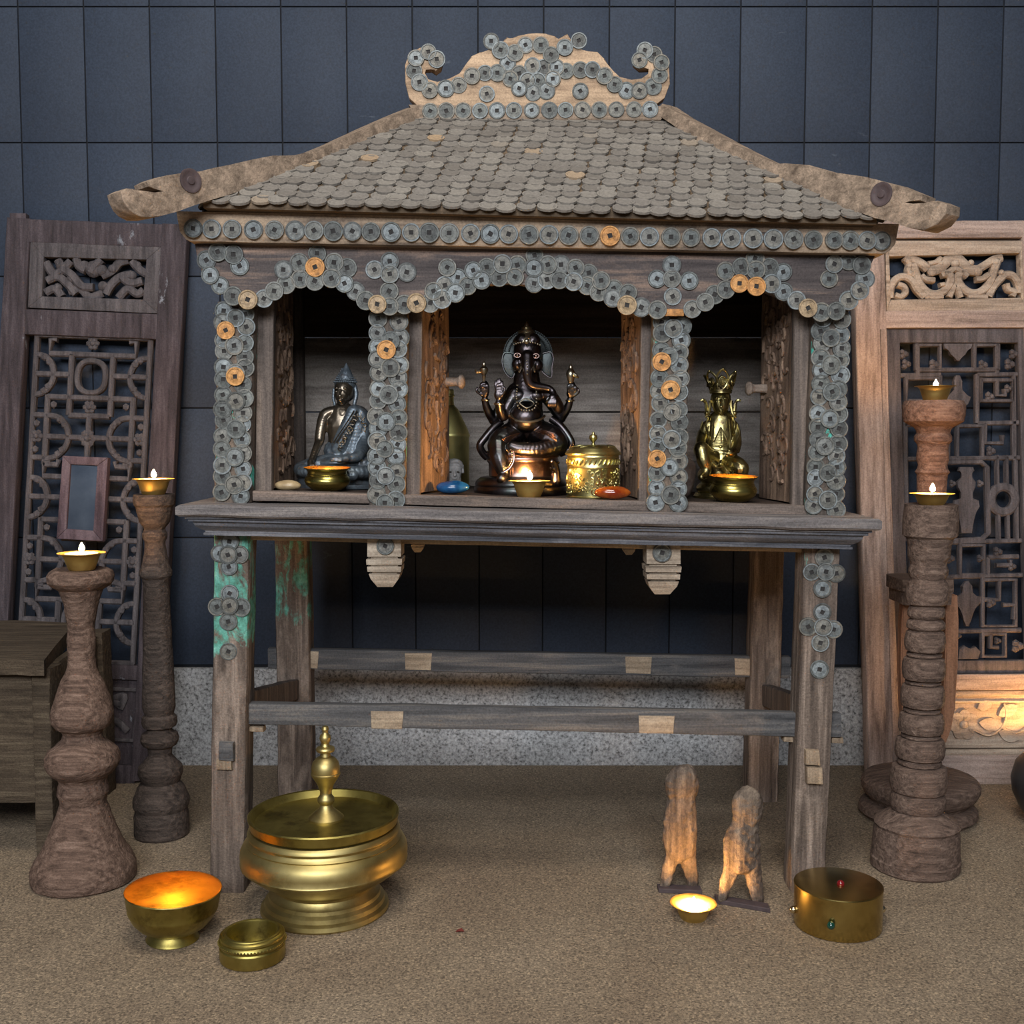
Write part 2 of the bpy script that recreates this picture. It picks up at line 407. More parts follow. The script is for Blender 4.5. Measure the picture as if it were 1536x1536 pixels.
    metal('blue_bronze', (0.085, 0.105, 0.125), (0.19, 0.225, 0.25), 0.42, 60, metallic=0.6, dirt_dark=(0.11, 0.10, 0.095), bumpk=0.5, bscale=260)
    metal('skin_bronze', (0.13, 0.105, 0.08), (0.22, 0.175, 0.125), 0.32, 40, metallic=0.9)
    # stones, wax, flames
    plain('blue_stone', (0.003, 0.028, 0.10), (0.012, 0.085, 0.21), 0.2, 70, 0.1, 0.6)
    plain('amber_stone', (0.16, 0.013, 0.002), (0.36, 0.085, 0.008), 0.12, 60, 0.0, 0.7)
    plain('tan_stone', (0.24, 0.165, 0.085), (0.46, 0.34, 0.19), 0.35, 70, 0.2, 0.5)
    plain('grey_stone', (0.14, 0.135, 0.13), (0.30, 0.29, 0.28), 0.8, 110, 0.4)
    plain('dark_rock', (0.05, 0.034, 0.028), (0.12, 0.085, 0.07), 0.5, 60, 1.0)
    plain('black_pot', (0.02, 0.019, 0.02), (0.04, 0.037, 0.036), 0.4, 20, 0.1)
    plain('wax', (0.75, 0.66, 0.50), (0.82, 0.73, 0.57), 0.4, 30, 0.0)
    plain('dirt_dark', (0.022, 0.02, 0.019), (0.04, 0.036, 0.034), 0.9, 200, 0.3)
    plain('wick', (0.02, 0.015, 0.01), (0.04, 0.03, 0.02), 0.9, 30, 0.0)
    plain('leaf', (0.10, 0.015, 0.012), (0.16, 0.03, 0.02), 0.6, 80, 0.1)
    plain('red_gem', (0.12, 0.006, 0.008), (0.2, 0.01, 0.012), 0.1, 20, 0.0, 0.8)
    plain('green_gem', (0.004, 0.035, 0.025), (0.008, 0.06, 0.04), 0.08, 20, 0.0, 0.8)
    metal('pearl_gem', (0.62, 0.52, 0.34), (0.7, 0.6, 0.4), 0.2, 20)
    emit('flame', (1.0, 0.52, 0.16), 1600.0)
    m, nt, b = newmat('mirror_glass'); b.inputs['Metallic'].default_value = 1.0
    n = nz(nt, coords(nt), 14, 5, 0.6)
    nt.links.new(ramp(nt, n, [(0.3, (0.06, 0.075, 0.10)), (0.7, (0.11, 0.13, 0.16))]), b.inputs['Base Color']); b.inputs['Roughness'].default_value = 0.35
    # setting
    m, nt, b = newmat('black_wall')
    v = coords(nt, shift=False); n = nz(nt, v, 2.2, 6, 0.6)
    c = ramp(nt, n, [(0.3, (0.020, 0.028, 0.045)), (0.7, (0.029, 0.040, 0.062))])
    s = nz(nt, coords(nt, (4, 1, 16), False), 1.6, 5, 0.6, 1.5)
    c = mixc(nt, ramp(nt, s, [(0.70, (0, 0, 0)), (0.76, (0.35, 0.35, 0.35))]), c, (0.16, 0.18, 0.21))
    g = nz(nt, v, 260, 2, 0.6)
    c = mixc(nt, 0.5, c, ramp(nt, g, [(0.3, (0.6, 0.6, 0.6)), (0.7, (1.4, 1.4, 1.4))]), 'MULTIPLY')
    nt.links.new(c, b.inputs['Base Color']); b.inputs['Roughness'].default_value = 0.7; b.inputs['Specular IOR Level'].default_value = 0.3
    plain('wall_gap', (0.006, 0.007, 0.010), (0.009, 0.010, 0.013), 0.9, 10, 0.0)
    m, nt, b = newmat('concrete')
    v = coords(nt, shift=False); n = nz(nt, v, 170, 4, 0.75)
    c = ramp(nt, n, [(0.33, (0.06, 0.058, 0.055)), (0.46, (0.30, 0.30, 0.30)), (0.68, (0.56, 0.56, 0.56))])
    l = nz(nt, v, 5, 4, 0.6)
    c = mixc(nt, 0.7, c, ramp(nt, l, [(0.3, (0.75, 0.72, 0.68)), (0.7, (1.15, 1.15, 1.15))]), 'MULTIPLY')
    nt.links.new(c, b.inputs['Base Color']); b.inputs['Roughness'].default_value = 0.9
    bump(nt, b, n, 0.4, 0.002)
    m, nt, b = newmat('floor_concrete')
    n = nz(nt, v2 := coords(nt, shift=False), 300, 3, 0.8); l = nz(nt, v2, 3.2, 5, 0.6, 0.4)
    c = ramp(nt, l, [(0.3, (0.185, 0.134, 0.090)), (0.5, (0.222, 0.166, 0.112)), (0.7, (0.258, 0.198, 0.138))])
    vo = node(nt, 'ShaderNodeTexVoronoi', _Scale=330.0); nt.links.new(v2, vo.inputs['Vector']); sp = nt.nodes.new('ShaderNodeSeparateColor'); nt.links.new(vo.outputs['Color'], sp.inputs[0])
    c = mixc(nt, 0.8, c, ramp(nt, sp.outputs[0], [(0.0, (0.45, 0.45, 0.45)), (0.25, (0.85, 0.85, 0.85)), (0.75, (1.1, 1.1, 1.08)), (1.0, (1.6, 1.58, 1.5))]), 'MULTIPLY')
    c = mixc(nt, 0.85, c, ramp(nt, n, [(0.34, (0.25, 0.25, 0.25)), (0.5, (1, 1, 1)), (0.68, (1.75, 1.75, 1.7))]), 'MULTIPLY')
    nt.links.new(c, b.inputs['Base Color']); b.inputs['Roughness'].default_value = 0.85; b.inputs['Specular IOR Level'].default_value = 0.3
    bump(nt, b, n, 0.2, 0.001)
make_materials()
# ------------------------------------------------------------------ the setting
WALL_Y = 2.345
bm = BM(); bmesh.ops.create_grid(bm, x_segments=2, y_segments=2, size=1)
bmesh.ops.scale(bm, vec=(2.6, 2.4, 1), verts=bm.verts[:]); bmesh.ops.translate(bm, vec=(0, 0.2, 0), verts=bm.verts[:])
struct('floor', bm, 'floor_concrete', smooth=False)
# black panelled wall: narrow upright panels with fine gaps between them
PLINTH_Z = P(768, 1001, WALL_Y).z
bm = BM()
x0 = P(35, 300, WALL_Y).x; dx = P(132.5, 300, WALL_Y).x - x0
zr = P(768, 214, WALL_Y).z; dz = P(768, 10, WALL_Y).z - zr
i0 = int((-2.2 - x0) / dx) - 1
for i in range(i0, i0 + 34):
    for j in range(-6, 5):
        a, b_ = x0 + i * dx, x0 + (i + 1) * dx
        c, d = zr + j * dz, zr + (j + 1) * dz
        c = max(c, PLINTH_Z)
        if d <= c + 0.01: continue
        g = 0.0014
        box(bm, (a + g, WALL_Y, c + g), (b_ - g, WALL_Y + 0.006, d - g), 0.0008)
w = struct('wall_back', bm, 'black_wall')
bm = BM(); box(bm, (x0 + i0 * dx, WALL_Y + 0.004, PLINTH_Z), (x0 + (i0 + 34) * dx, WALL_Y + 0.04, zr + 5 * dz))
struct('trim_1', bm, 'wall_gap', smooth=False)
bm = BM(); box(bm, (-2.6, WALL_Y - 0.008, -0.02), (2.6, WALL_Y + 0.04, PLINTH_Z - 0.001))
struct('baseboard_back', bm, 'concrete', smooth=False)

# ------------------------------------------------------------------ the shrine
YF = 1.675          # front face of posts and legs
T = 0.055           # their thickness
SHELF_L, SHELF_R = P(263, 757, 1.612), P(1322, 779, 1.612)
def zfloor(x):      # floor of the niches: it runs down a little to the right
    return 0.6025 - 0.0272 * (x - 0.022)
sh = thing('wooden_shrine', 'tall weathered wooden shrine covered in old square-holed coins, on four legs, with a hipped roof', 'shrine',
           (0.02, 1.9, 0))
def quad(x0, x1, py, Y0=YF, t=T, x2=None, x3=None):
    a, b = P(x0, py, Y0), P(x1, py, Y0); v = Vector((0, t, 0))
    return [a, b, b + v, a + v]
def post(name, top, bot, mat, Y0=YF, t=T, n=14, parent=sh, amp=0.0014, z0=None, **kw):
    bm = BM(); q0, q1 = quad(*bot, Y0=Y0, t=t), quad(*top, Y0=Y0, t=t)
    if z0 is not None:
        for p in q0: p.z = z0
    beam(bm, q0, q1, n, amp=amp)
    return obj(name, bm, mat, parent, **kw)
# legs
post('leg', (320, 374, 800), (313, 366, 1338), 'leg_green', z0=0.0, n=22)
post('leg', (1206, 1262, 815), (1187, 1238, 1332), 'leg_flecked', z0=0.0, n=22)
YB = 2.10
post('leg', (411, 461, 800), (416, 468, 1190), 'leg_back_green', Y0=YB, z0=0.0, n=22)
post('leg', (1132, 1177, 815), (1121, 1168, 1192), 'leg_flecked', Y0=YB, z0=0.0, n=22)
# rails
def rail(name, l, r, Y0, t, mat, n=16):
    """l, r: (px, py top, py bottom)"""
    bm = BM(); v = Vector((0, t, 0))
    def q(e): a, b = P(e[0], e[1], Y0), P(e[0], e[2], Y0); return [a, a + v, b + v, b]
    beam(bm, q(l), q(r), n, bev=0.1, amp=0.0012); return obj(name, bm, mat, sh)
fr = rail('rail', (322, 1055, 1086), (1262, 1071, 1107), YF + 0.014, 0.022, 'rail_wood')
br = rail('rail', (402, 973, 1003), (1186, 986, 1018), YB + 0.014, 0.022, 'rail_wood')
def side_rail(xa, ya, yb, xb, yc, yd):
    bm = BM(); v = Vector((0.02, 0, 0))
    a, b = P(xa, ya, YF + T * 0.6), P(xa, yb, YF + T * 0.6); c, d = P(xb, yc, YB + 0.02), P(xb, yd, YB + 0.02)
    beam(bm, [a, a + v, b + v, b], [c, c + v, d + v, d], 8, bev=0.1); return obj('rail', bm, 'stile_wood', sh)
side_rail(346, 1040, 1078, 436, 1018, 1048); side_rail(1215, 1050, 1088, 1140, 1026, 1058)
# pale worn patches on the two rails
def patch(par, x0, x1, y0, y1, Y):
    bm = BM(); a = P(x0, y0, Y); b = P(x1, y1, Y)
    prism(bm, [P(x0, y0, Y), P(x1, y0 + .5, Y), P(x1 - 2, y1 + 1, Y), P(x0 + 1, y1, Y)], (0, 0.0025, 0), 0.0006)
    obj('worn_patch', bm, 'pale_wood', par, label='pale bare wood patch on the dark rail')
for x0, x1 in ((556, 605), (958, 1012)):
    y = 1055 + (x0 - 322) * 0.017; patch(fr, x0, x1, y + 8, y + 34, YF + 0.0125)
for x0, x1, d in ((607, 648, 0), (938, 978, 0), (1102, 1128, 0), (464, 478, -1)):
    y = 973 + (x0 - 402) * 0.0166; patch(br, x0, x1, y + 3, y + 28, YB + 0.0125)
# wedge pegs
def peg(x0, x1, y0, y1, Y, d=0.02, mat='peg_wood'):
    bm = BM(); prism(bm, [P(x0, y0, Y), P(x1, y0 + 1, Y), P(x1 + 1, y1, Y), P(x0, y1 - 1, Y)], (0, d, 0), 0.002); jitter(bm, 0.0008, 60)
    obj('peg', bm, mat, sh)
peg(328, 349, 1114, 1142, YF - 0.012, 0.022, 'rail_wood'); peg(324, 346, 1140, 1156, YF - 0.008)
peg(1209, 1230, 1126, 1149, YF - 0.012, 0.022); peg(1211, 1234, 1152, 1177, YF - 0.014, 0.022)
peg(372, 394, 1090, 1099, YF + 0.02); peg(1176, 1190, 1104, 1114, YF + 0.02); peg(1248, 1265, 1106, 1116, YF + 0.02)

# shelf: thick plank over a stepped moulding
def mould(bm, L, R, depth, prof, top=True):
    """solid whose outer face follows prof = (inset, drop) round front, sides and back; L, R are its front top corners"""
    up = Vector((0, 0, 1)); rings = []
    for ins, dz in prof:
        ring = []
        for k in range(25):
            p = L.lerp(R, k / 24); s = (1 - 2 * k / 24); ring.append(p + Vector((ins * s, ins, -dz)))
        b0 = R + Vector((-ins, depth - ins, -dz)); b1 = L + Vector((ins, depth - ins, -dz))
        rings.append(ring + [b0, b1])
    loft(bm, rings)
bm = BM(); mould(bm, SHELF_L, SHELF_R, 0.50, [(0.004, 0.0), (0.0, 0.003), (0.0, 0.014), (0.004, 0.017)]); jitter(bm, 0.0016, 22)
shelf = obj('shelf', bm, 'shelf_wood', sh, angle=30)
bm = BM(); d = Vector((0, 0, -0.0165))
mould(bm, SHELF_L + d, SHELF_R + d, 0.50, [(0.010, 0.0), (0.010, 0.004), (0.014, 0.0045), (0.014, 0.0085), (0.019, 0.009), (0.021, 0.015), (0.026, 0.020), (0.033, 0.0235), (0.0335, 0.026), (0.031, 0.0265), (0.031, 0.030)])
jitter(bm, 0.0005, 30); obj('shelf_moulding', bm, 'mould_wood', sh, angle=25)
# pale batten under the shelf
bm = BM(); v = Vector((0, 0.02, 0))
a, b = P(372, 800, YF + 0.012), P(372, 810, YF + 0.012); c, e = P(1208, 818, YF + 0.012), P(1208, 829, YF + 0.012)
beam(bm, [a, a + v, b + v, b], [c, c + v, e + v, e], 12, bev=0.08, amp=0.0006); obj('batten', bm, 'pale_wood', sh)
# two carved pendants and the tips of the rear ones
def pendant(cx, y0, Y, k=1.0):
    """square stepped drop; k scales it"""
    bm = BM(); rings = []
    for dy, hw in ((-2, 25), (32, 25), (33, 20), (35, 20), (36, 26.5), (44, 26), (45, 20), (47, 20), (47.5, 25), (55, 24.5), (56, 18.5), (58, 18.5), (58.5, 23), (66, 20.5), (78, 12), (79, 11)):
        c = P(cx, y0 + dy * k, Y); w = hw * k * ppx(c)
        rings.append([c + Vector((-w, -w, 0)), c + Vector((w, -w, 0)), c + Vector((w, w, 0)), c + Vector((-w, w, 0))])
    loft(bm, rings); jitter(bm, 0.0006, 60)
    return obj('pendant', bm, 'pendant_wood', sh, angle=20)
pd = [pendant(579, 800, YF + 0.022), pendant(992, 811, YF + 0.022)]
pendant(627, 798, 2.02, 0.38); pendant(943, 800, 2.02, 0.40)

# coin covered posts on the shelf
PIL = [((325, 382, 452), (320, 375, 751)), ((556, 612, 460), (552, 607, 757)), ((980, 1035, 462), (972, 1028, 766)), ((1221, 1275, 462), (1209, 1264, 773))]
for t_, b_ in PIL:
    bm = BM(); q1 = quad(*t_); q0 = quad(*b_)
    for p in q0: p.z -= 0.003
    beam(bm, q0, q1, 14, amp=0.0012); obj('post', bm, 'pillar_wood', sh)
# niche floor with its sill
bm = BM(); pts = [P(378, 741, YF + 0.008), P(1215, 760, YF + 0.008)]
xl, xr = P(330, 745, YF).x, P(1262, 765, YF).x
def slab(bm, xl, xr, y0, y1, up, dn):
    r = []
    for x in (xl, (xl + xr) / 2, xr):
        z = zfloor(x); r.append([Vector((x, y0, z + up)), Vector((x, y1, z + up)), Vector((x, y1, z - dn)), Vector((x, y0, z - dn))])
    loft(bm, r)
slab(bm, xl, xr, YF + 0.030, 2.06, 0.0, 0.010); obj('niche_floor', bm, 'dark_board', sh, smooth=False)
xs = [P(380, 740, YF).x, P(553, 745, YF).x, P(606, 745, YF).x, P(974, 755, YF).x, P(1026, 755, YF).x, P(1211, 760, YF).x]
for a, b in ((0, 1), (2, 3), (4, 5)):
    bm = BM(); v = [(YF + 0.004, 0.001), (YF + 0.030, 0.001), (YF + 0.030, -0.014), (YF + 0.004, -0.014)]
    beam(bm, [Vector((xs[a] - 0.002, y, zfloor(xs[a]) + z)) for y, z in v], [Vector((xs[b] + 0.002, y, zfloor(xs[b]) + z)) for y, z in v], 10, bev=0.1, amp=0.0008)
    obj('sill', bm, 'sill_wood', sh)
# back boards, side boards, ceiling of the cabinet
YBK = 2.035
xl, xr = P(345, 600, YF + T).x, P(1247, 600, YF + T).x
bm = BM(); zs = [zfloor(0) - 0.03, P(768, 618, YBK).z, P(768, 506, YBK).z]
for a, b in zip(zs, zs[1:]):
    box(bm, (xl, YBK, a + 0.0012), (xr, YBK + 0.012, b - 0.0012), 0.001)
obj('back_panel', bm, 'inner_wood', sh)
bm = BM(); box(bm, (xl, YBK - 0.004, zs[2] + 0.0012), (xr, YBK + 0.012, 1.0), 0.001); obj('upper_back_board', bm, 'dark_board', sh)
for px, nx in ((444, -0.012), (1158, 0.0)):
    bm = BM(); x = P(px, 600, YBK - 0.03).x
    box(bm, (x - 0.012, YBK - 0.024, zfloor(x)), (x + 0.012, YBK - 0.001, 0.99), 0.002); obj('corner_post', bm, 'stile_wood', sh)
for x0, x1 in ((xl - 0.004, xl + 0.008), (xr - 0.008, xr + 0.004)):
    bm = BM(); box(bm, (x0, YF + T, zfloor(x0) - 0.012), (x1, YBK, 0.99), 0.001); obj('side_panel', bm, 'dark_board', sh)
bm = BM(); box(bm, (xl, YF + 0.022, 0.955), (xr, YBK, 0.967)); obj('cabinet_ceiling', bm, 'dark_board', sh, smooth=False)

# doors folded inwards, carved faces towards the openings
def door(px_f, px_top, py_bot, ang, L, sgn, knob=None, stile=None, ztop=0.955):
    """hinged at px_f near the front; sgn +1: carved face looks right; ang: degrees turned towards the viewer's side"""
    Y0 = YF + 0.040; hp = P(px_f, 600, Y0); x = hp.x
    d = Vector((math.sin(math.radians(ang)) * sgn, math.cos(math.radians(ang)), 0)); nrm = Vector((d.y, -d.x, 0)) * sgn
    zb = zfloor(x) + 0.003; t = 0.016
    p0 = Vector((x, Y0, 0)); bm = BM()
    q = lambda p, z: p + Vector((0, 0, z))
    A, B = p0, p0 + d * L
    def quad_(a, b, t0, z): return [q(a - nrm * t0, z), q(a, z), q(b, z), q(b - nrm * t0, z)]
    beam(bm, quad_(A, B, t, zb), quad_(A, B, t, ztop), 16, bev=0.08, amp=0.001)
    dr = obj('door', bm, 'door_wood', sh)
    # low relief of curling leaves on the face
    bm = BM(); rnd = random.Random(int(px_f))
    for k in range(64):
        s = rnd.uniform(0.18, 0.85) * L; z = rnd.uniform(zb + 0.035, ztop - 0.03); a0 = rnd.uniform(0, 6.28); r = rnd.uniform(0.008, 0.020)
        pts = []
        for j in range(9):
            w = a0 + j * 0.42; rr = r * (1 - j * 0.075)
            ss = min(max(s + math.cos(w) * rr, 0.012), L - 0.012)
            pts.append(q(A + d * ss, min(max(z + math.sin(w) * rr * 1.2, zb + 0.012), ztop - 0.012)) + nrm * 0.0012)
        tube(bm, pts, [0.0034 - j * 0.00024 for j in range(9)], 7)
    obj('leaf_carving', bm, 'door_wood', dr)
    if knob:
        px, py = knob; base = A + d * (L * 0.80); base = Vector((base.x, base.y, P(px, py, base.y).z))
        bm = BM(); n0 = base - nrm * 0.002
        rings = [(0.0085, 0), (0.008, 0.012), (0.0075, 0.024), (0.009, 0.029), (0.0125, 0.032), (0.0125, 0.036), (0.009, 0.039), (0.002, 0.040)]
        sc = 0.9
        u = Vector((0, 0, 1)); w = nrm.cross(u)
        loft(bm, [[n0 + nrm * h * sc + (u * math.sin(a) + w * math.cos(a)) * r * sc for a in (2 * math.pi * k / 18 for k in range(18))] for r, h in rings])
        obj('knob', bm, 'knob_wood', dr)
    # front stile the door is hung on
    x0, x1 = stile
    bm = BM(); beam(bm, [P(x0 - 2, py_bot, YF + 0.022) + Vector((0, 0, 0)), P(x1 - 2, py_bot, YF + 0.022), P(x1 - 2, py_bot, YF + 0.022) + Vector((0, 0.018, 0)), P(x0 - 2, py_bot, YF + 0.022) + Vector((0, 0.018, 0))],
                    [P(x0 + 2, 440, YF + 0.022), P(x1 + 2, 440, YF + 0.022), P(x1 + 2, 440, YF + 0.022) + Vector((0, 0.018, 0)), P(x0 + 2, 440, YF + 0.022) + Vector((0, 0.018, 0))], 14, amp=0.0008)
    obj('stile', bm, 'stile_wood', sh)
door(409, 437, 740, 1.0, 0.155, 1, None, (384, 409))
door(632, 675, 746, 13.5, 0.150, 1, (672, 573), (611, 632))
door(960, 930, 753, 5.0, 0.165, -1, None, (960, 979))
door(1190, 1140, 757, 6.5, 0.155, -1, (1140, 583), (1190, 1214))

# valance with three arches
VY = 1.655
val = [(291, 361), (296, 388), (303, 408), (320, 427), (345, 446), (372, 458), (392, 457), (412, 445), (430, 434), (445, 427), (475, 425), (500, 425), (520, 433), (540, 450), (560, 464), (585, 470),
       (612, 464), (640, 456), (655, 449), (680, 439), (700, 430), (740, 426), (770, 424), (800, 430), (835, 427), (870, 434), (900, 444), (930, 456), (960, 468), (985, 473), (1010, 471), (1035, 464),
       (1060, 452), (1075, 440), (1095, 431), (1120, 430), (1145, 435), (1170, 445), (1195, 459), (1225, 472), (1250, 464), (1275, 445), (1290, 425), (1305, 400), (1317, 376)]
bm = BM(); prism(bm, [P(x, y, VY) for x, y in val], (0, 0.020, 0), 0.0015)
valance = obj('valance', bm, 'valance_wood', sh, angle=30)
bm = BM(); prism(bm, [P(996, 463, VY - 0.001), P(1026, 464, VY - 0.001), P(1026, 474, VY - 0.001), P(994, 474, VY - 0.001)], (0, 0.003, 0), 0.0005)
obj('patch_plate', bm, 'coin_orange', valance, label='small orange plate between coins above the third post')
# fascia box under the eaves
FY = 1.628
bm = BM(); FL, FR = P(264, 317, FY), P(1349, 336, FY)
prof = [(0.0, 0.0), (0.001, 0.010), (0.003, 0.028), (0.008, 0.0385), (0.012, 0.041)]
rings = []
for ins, dz in prof:
    ring = []
    for k in range(25):
        p = FL.lerp(FR, k / 24); ring.append(p + Vector((ins * 1.6 * (1 - k / 12), ins * 0.4, -dz)))
    dep = 0.48
    rings.append(ring + [FR + Vector((-ins * 1.6, dep, -dz)), FL + Vector((ins * 1.6, dep, -dz))])
loft(bm, rings); jitter(bm, 0.0009, 25)
fascia = obj('fascia', bm, 'fascia_wood', sh, angle=30)

# roof: hipped body with a thick eave
RL, RR = P(628, 172, 1.905), P(992, 176, 1.905)         # ridge ends
EL, ER = P(305, 301, 1.605), P(1315, 326, 1.605)        # front eave corners
BACK = 2.205
EBL, EBR = Vector((EL.x, BACK, EL.z)), Vector((ER.x, BACK, ER.z))
th = Vector((0, 0, -0.010))
bm = BM()
def sag(a, b, k): p = a.lerp(b, k); return p
V = lambda p: bm.verts.new(p)
e = [V(EL), V(ER), V(EBR), V(EBL)]; r = [V(RL), V(RR)]; u = [V(EL + th), V(ER + th), V(EBR + th), V(EBL + th)]
bm.faces.new((e[0], e[1], r[1], r[0])); bm.faces.new((e[2], e[3], r[0], r[1])); bm.faces.new((e[1], e[2], r[1])); bm.faces.new((e[3], e[0], r[0]))
for i in range(4): j = (i + 1) % 4; bm.faces.new((e[i], u[i], u[j], e[j]))
bm.faces.new(u)
roof = obj('roof', bm, 'shaded_roof_wood', sh, smooth=False)
# roof covering: rows of overlapping dusty coins on the slopes
bm = BM()
def slope(a, b, c, d, rows, pitch):
    """a-b eave, c-d ridge (left, right)"""
    up = ((c + d) / 2 - (a + b) / 2).normalized(); al = (b - a).normalized(); nr = al.cross(up).normalized()
    if nr.z < 0: nr = -nr
    for i in range(rows):
        t = (i + 0.05) / rows; p, q = a.lerp(c, t), b.lerp(d, t); L = (q - p).length
        n = int(L / pitch)
        for k in range(n + 1):
            s = (k + (0.5 if i % 2 else 0.0)) * pitch
            if s > L - 0.004: continue
            o = p + (q - p).normalized() * s + nr * random.uniform(0.0008, 0.0030) + al * random.uniform(-0.003, 0.003) + up * random.uniform(-0.003, 0.0025)
            R = random.uniform(0.0138, 0.0150)
            tl = random.uniform(0.01, 0.08); u2 = (up * math.cos(tl) - nr * math.sin(tl)) ; n2 = (nr * math.cos(tl) + up * math.sin(tl))
            top = []; bot = []; mid = []; inn = []
            for w in range(14):
                an = 2 * math.pi * w / 14; dr = al * math.cos(an) + u2 * math.sin(an)
                f = o + dr * R + n2 * 0.0022
                top.append(bm.verts.new(f)); bot.append(bm.verts.new(f - n2 * 0.0034)); mid.append(bm.verts.new(o + dr * R * 0.84 + n2 * 0.0023)); inn.append(bm.verts.new(o + dr * R * 0.72 + n2 * 0.0010))
            bm.faces.new(inn)
            for w in range(14):
                x_ = (w + 1) % 14; bm.faces.new((top[w], top[x_], mid[x_], mid[w])); bm.faces.new((mid[w], mid[x_], inn[x_], inn[w]))
            for w in range(14): bm.faces.new((top[w], bot[w], bot[(w + 1) % 14], top[(w + 1) % 14]))
slope(EL, ER, RL, RR, 16, 0.0266)
slope(ER, EBR, RR, RR, 14, 0.0272); slope(EBL, EL, RL, RL, 14, 0.0272)
obj('roof_scales', bm, 'roof_coins', roof, smooth=False, kind='stuff')
# ridge beam
bm = BM(); v = Vector((0, 0.045, 0)); RY = 1.882
a, b = P(612, 156, RY), P(630, 182, RY); c, d = P(1008, 158, RY), P(990, 181, RY)
beam(bm, [a, a + v, b + v, b], [c, c + v, d + v, d], 12, amp=0.001); ridge = obj('ridge_beam', bm, 'hip_wood', sh)
# hip beams ending in beast heads
def hip(pts, A, B, eye, sgn):
    n = (B - A).cross(Vector((0, 0, 1))).normalized()
    if n.y > 0: n = -n
    o = [onplane(x, y, A, n) for x, y in pts]
    bm = BM(); prism(bm, o, -n * 0.036, 0.005, 3); bmesh.ops.translate(bm, vec=n * 0.018, verts=bm.verts[:])
    bmesh.ops.triangulate(bm, faces=[f for f in bm.faces if len(f.verts) > 4]); jitter(bm, 0.0009, 40)
    h = obj('hip_beam', bm, 'hip_wood', sh, angle=35)
    c = onplane(eye[0], eye[1], A, n) + n * 0.018
    bm = BM(); t = n.cross(Vector((0, 0, 1))).normalized()
    R = [(0.0165, -0.001), (0.0165, 0.0018), (0.0135, 0.0022), (0.0115, 0.001), (0.006, 0.001), (0.005, 0.0028), (0.0005, 0.0032)]
    loft(bm, [[c + n * hh + (t * math.cos(w) + Vector((0, 0, 1)) * math.sin(w)) * r_ for w in (2 * math.pi * k / 24 for k in range(24))] for r_, hh in R])
    obj('eye', bm, 'base_strip', h)
hip([(618, 160), (585, 174), (550, 189), (520, 203), (490, 217), (460, 229), (431, 237), (400, 236), (365, 243), (335, 250), (310, 255), (290, 260), (265, 262), (240, 266), (222, 270), (211, 276), (213, 283), (222, 286), (236, 288), (236, 291), (222, 293), (205, 291), (190, 286), (180, 285), (171, 290),
     (174, 302), (180, 314), (188, 322), (200, 328), (215, 329), (233, 326), (255, 320), (280, 311), (305, 303), (330, 296), (370, 283), (410, 269), (462, 249), (505, 231), (550, 213), (600, 192), (640, 174)], RL, EL, (275, 274), -1)
hip([(1004, 158), (1029, 174), (1060, 191), (1100, 213), (1140, 234), (1176, 250), (1190, 248), (1223, 250), (1264, 262), (1308, 268), (1352, 279), (1394, 295), (1392, 304), (1378, 304), (1366, 305), (1366, 308), (1380, 310), (1394, 307), (1416, 303), (1430, 309), (1429, 323), (1417, 338), (1396, 348), (1372, 344),
     (1351, 336), (1322, 329), (1302, 322), (1260, 316), (1205, 300), (1146, 273), (1102, 248), (1058, 218), (1020, 190), (990, 172)], RR, ER, (1333, 294), 1)
# crest board
CR = [(110, 455), (50, 400), (30, 320), (27, 215), (50, 152), (110, 117), (165, 105), (218, 138), (240, 180), (228, 228), (198, 250), (172, 232), (140, 235), (132, 262), (155, 302), (210, 318), (280, 298), (340, 268), (380, 210), (400, 165), (450, 142), (500, 138), (505, 110), (560, 110), (600, 58), (635, 72), (660, 50), (720, 40), (770, 37), (820, 40), (872, 52), (890, 78), (940, 38), (965, 80), (1000, 130), (1050, 137), (1110, 140), (1150, 180), (1190, 250), (1230, 288), (1300, 306), (1360, 298), (1402, 268), (1404, 230), (1352, 232), (1315, 200), (1325, 150), (1360, 110), (1420, 114), (1480, 152), (1512, 205), (1518, 320), (1488, 400), (1430, 445)]
CY = 1.888
c2 = lambda x, y: (600 + x / 3.746, 40 + y / 3.746)
bm = BM(); prism(bm, [P(*c2(x, y), CY) for x, y in CR], (0, 0.024, 0), 0.002)
crest = obj('crest_board', bm, 'crest_wood', sh, angle=30)

# ------------------------------------------------------------------ coins
N_COINS = 0
def coin(px, py, Y, parent, orange=False, r=1.0):
    global N_COINS
    p = P(px, py, Y); o = bpy.data.objects.new('coin', coin_mesh()); COL.objects.link(o)
    o.parent = parent; N_COINS += 1
    o.matrix_local = Matrix.Translation(-rootloc(parent)) @ coin_matrix(p - Vector((0, 0.0006 + 0.0014 * (N_COINS % 2) + (0.0026 if orange else 0), 0)), r * random.uniform(0.95, 1.04), 0.05)
    if orange:
        o.material_slots[0].link = 'OBJECT'; o.material_slots[0].material = MATS['coin_tan' if orange == 2 else 'coin_orange']; o['label'] = 'dull tan coin' if orange == 2 else 'orange-brown coin'
for i, px in enumerate((290.6, 318, 349, 380.5, 412.5, 443, 471.6, 500, 529, 556.5, 587, 617, 644, 674, 706, 735.5, 763, 793.5, 823.5, 853, 883.7, 914.6, 945, 974, 1006, 1036.5, 1067, 1097, 1129, 1159.7, 1189.6, 1219.7, 1250.5, 1275, 1300, 1322)):
    coin(px, 343.3 + (px - 290) * 0.0178, FY + 0.0005, fascia, i == 21)
c4 = lambda x, y: (250 + x / 3.4125, 350 + y / 3.4125)
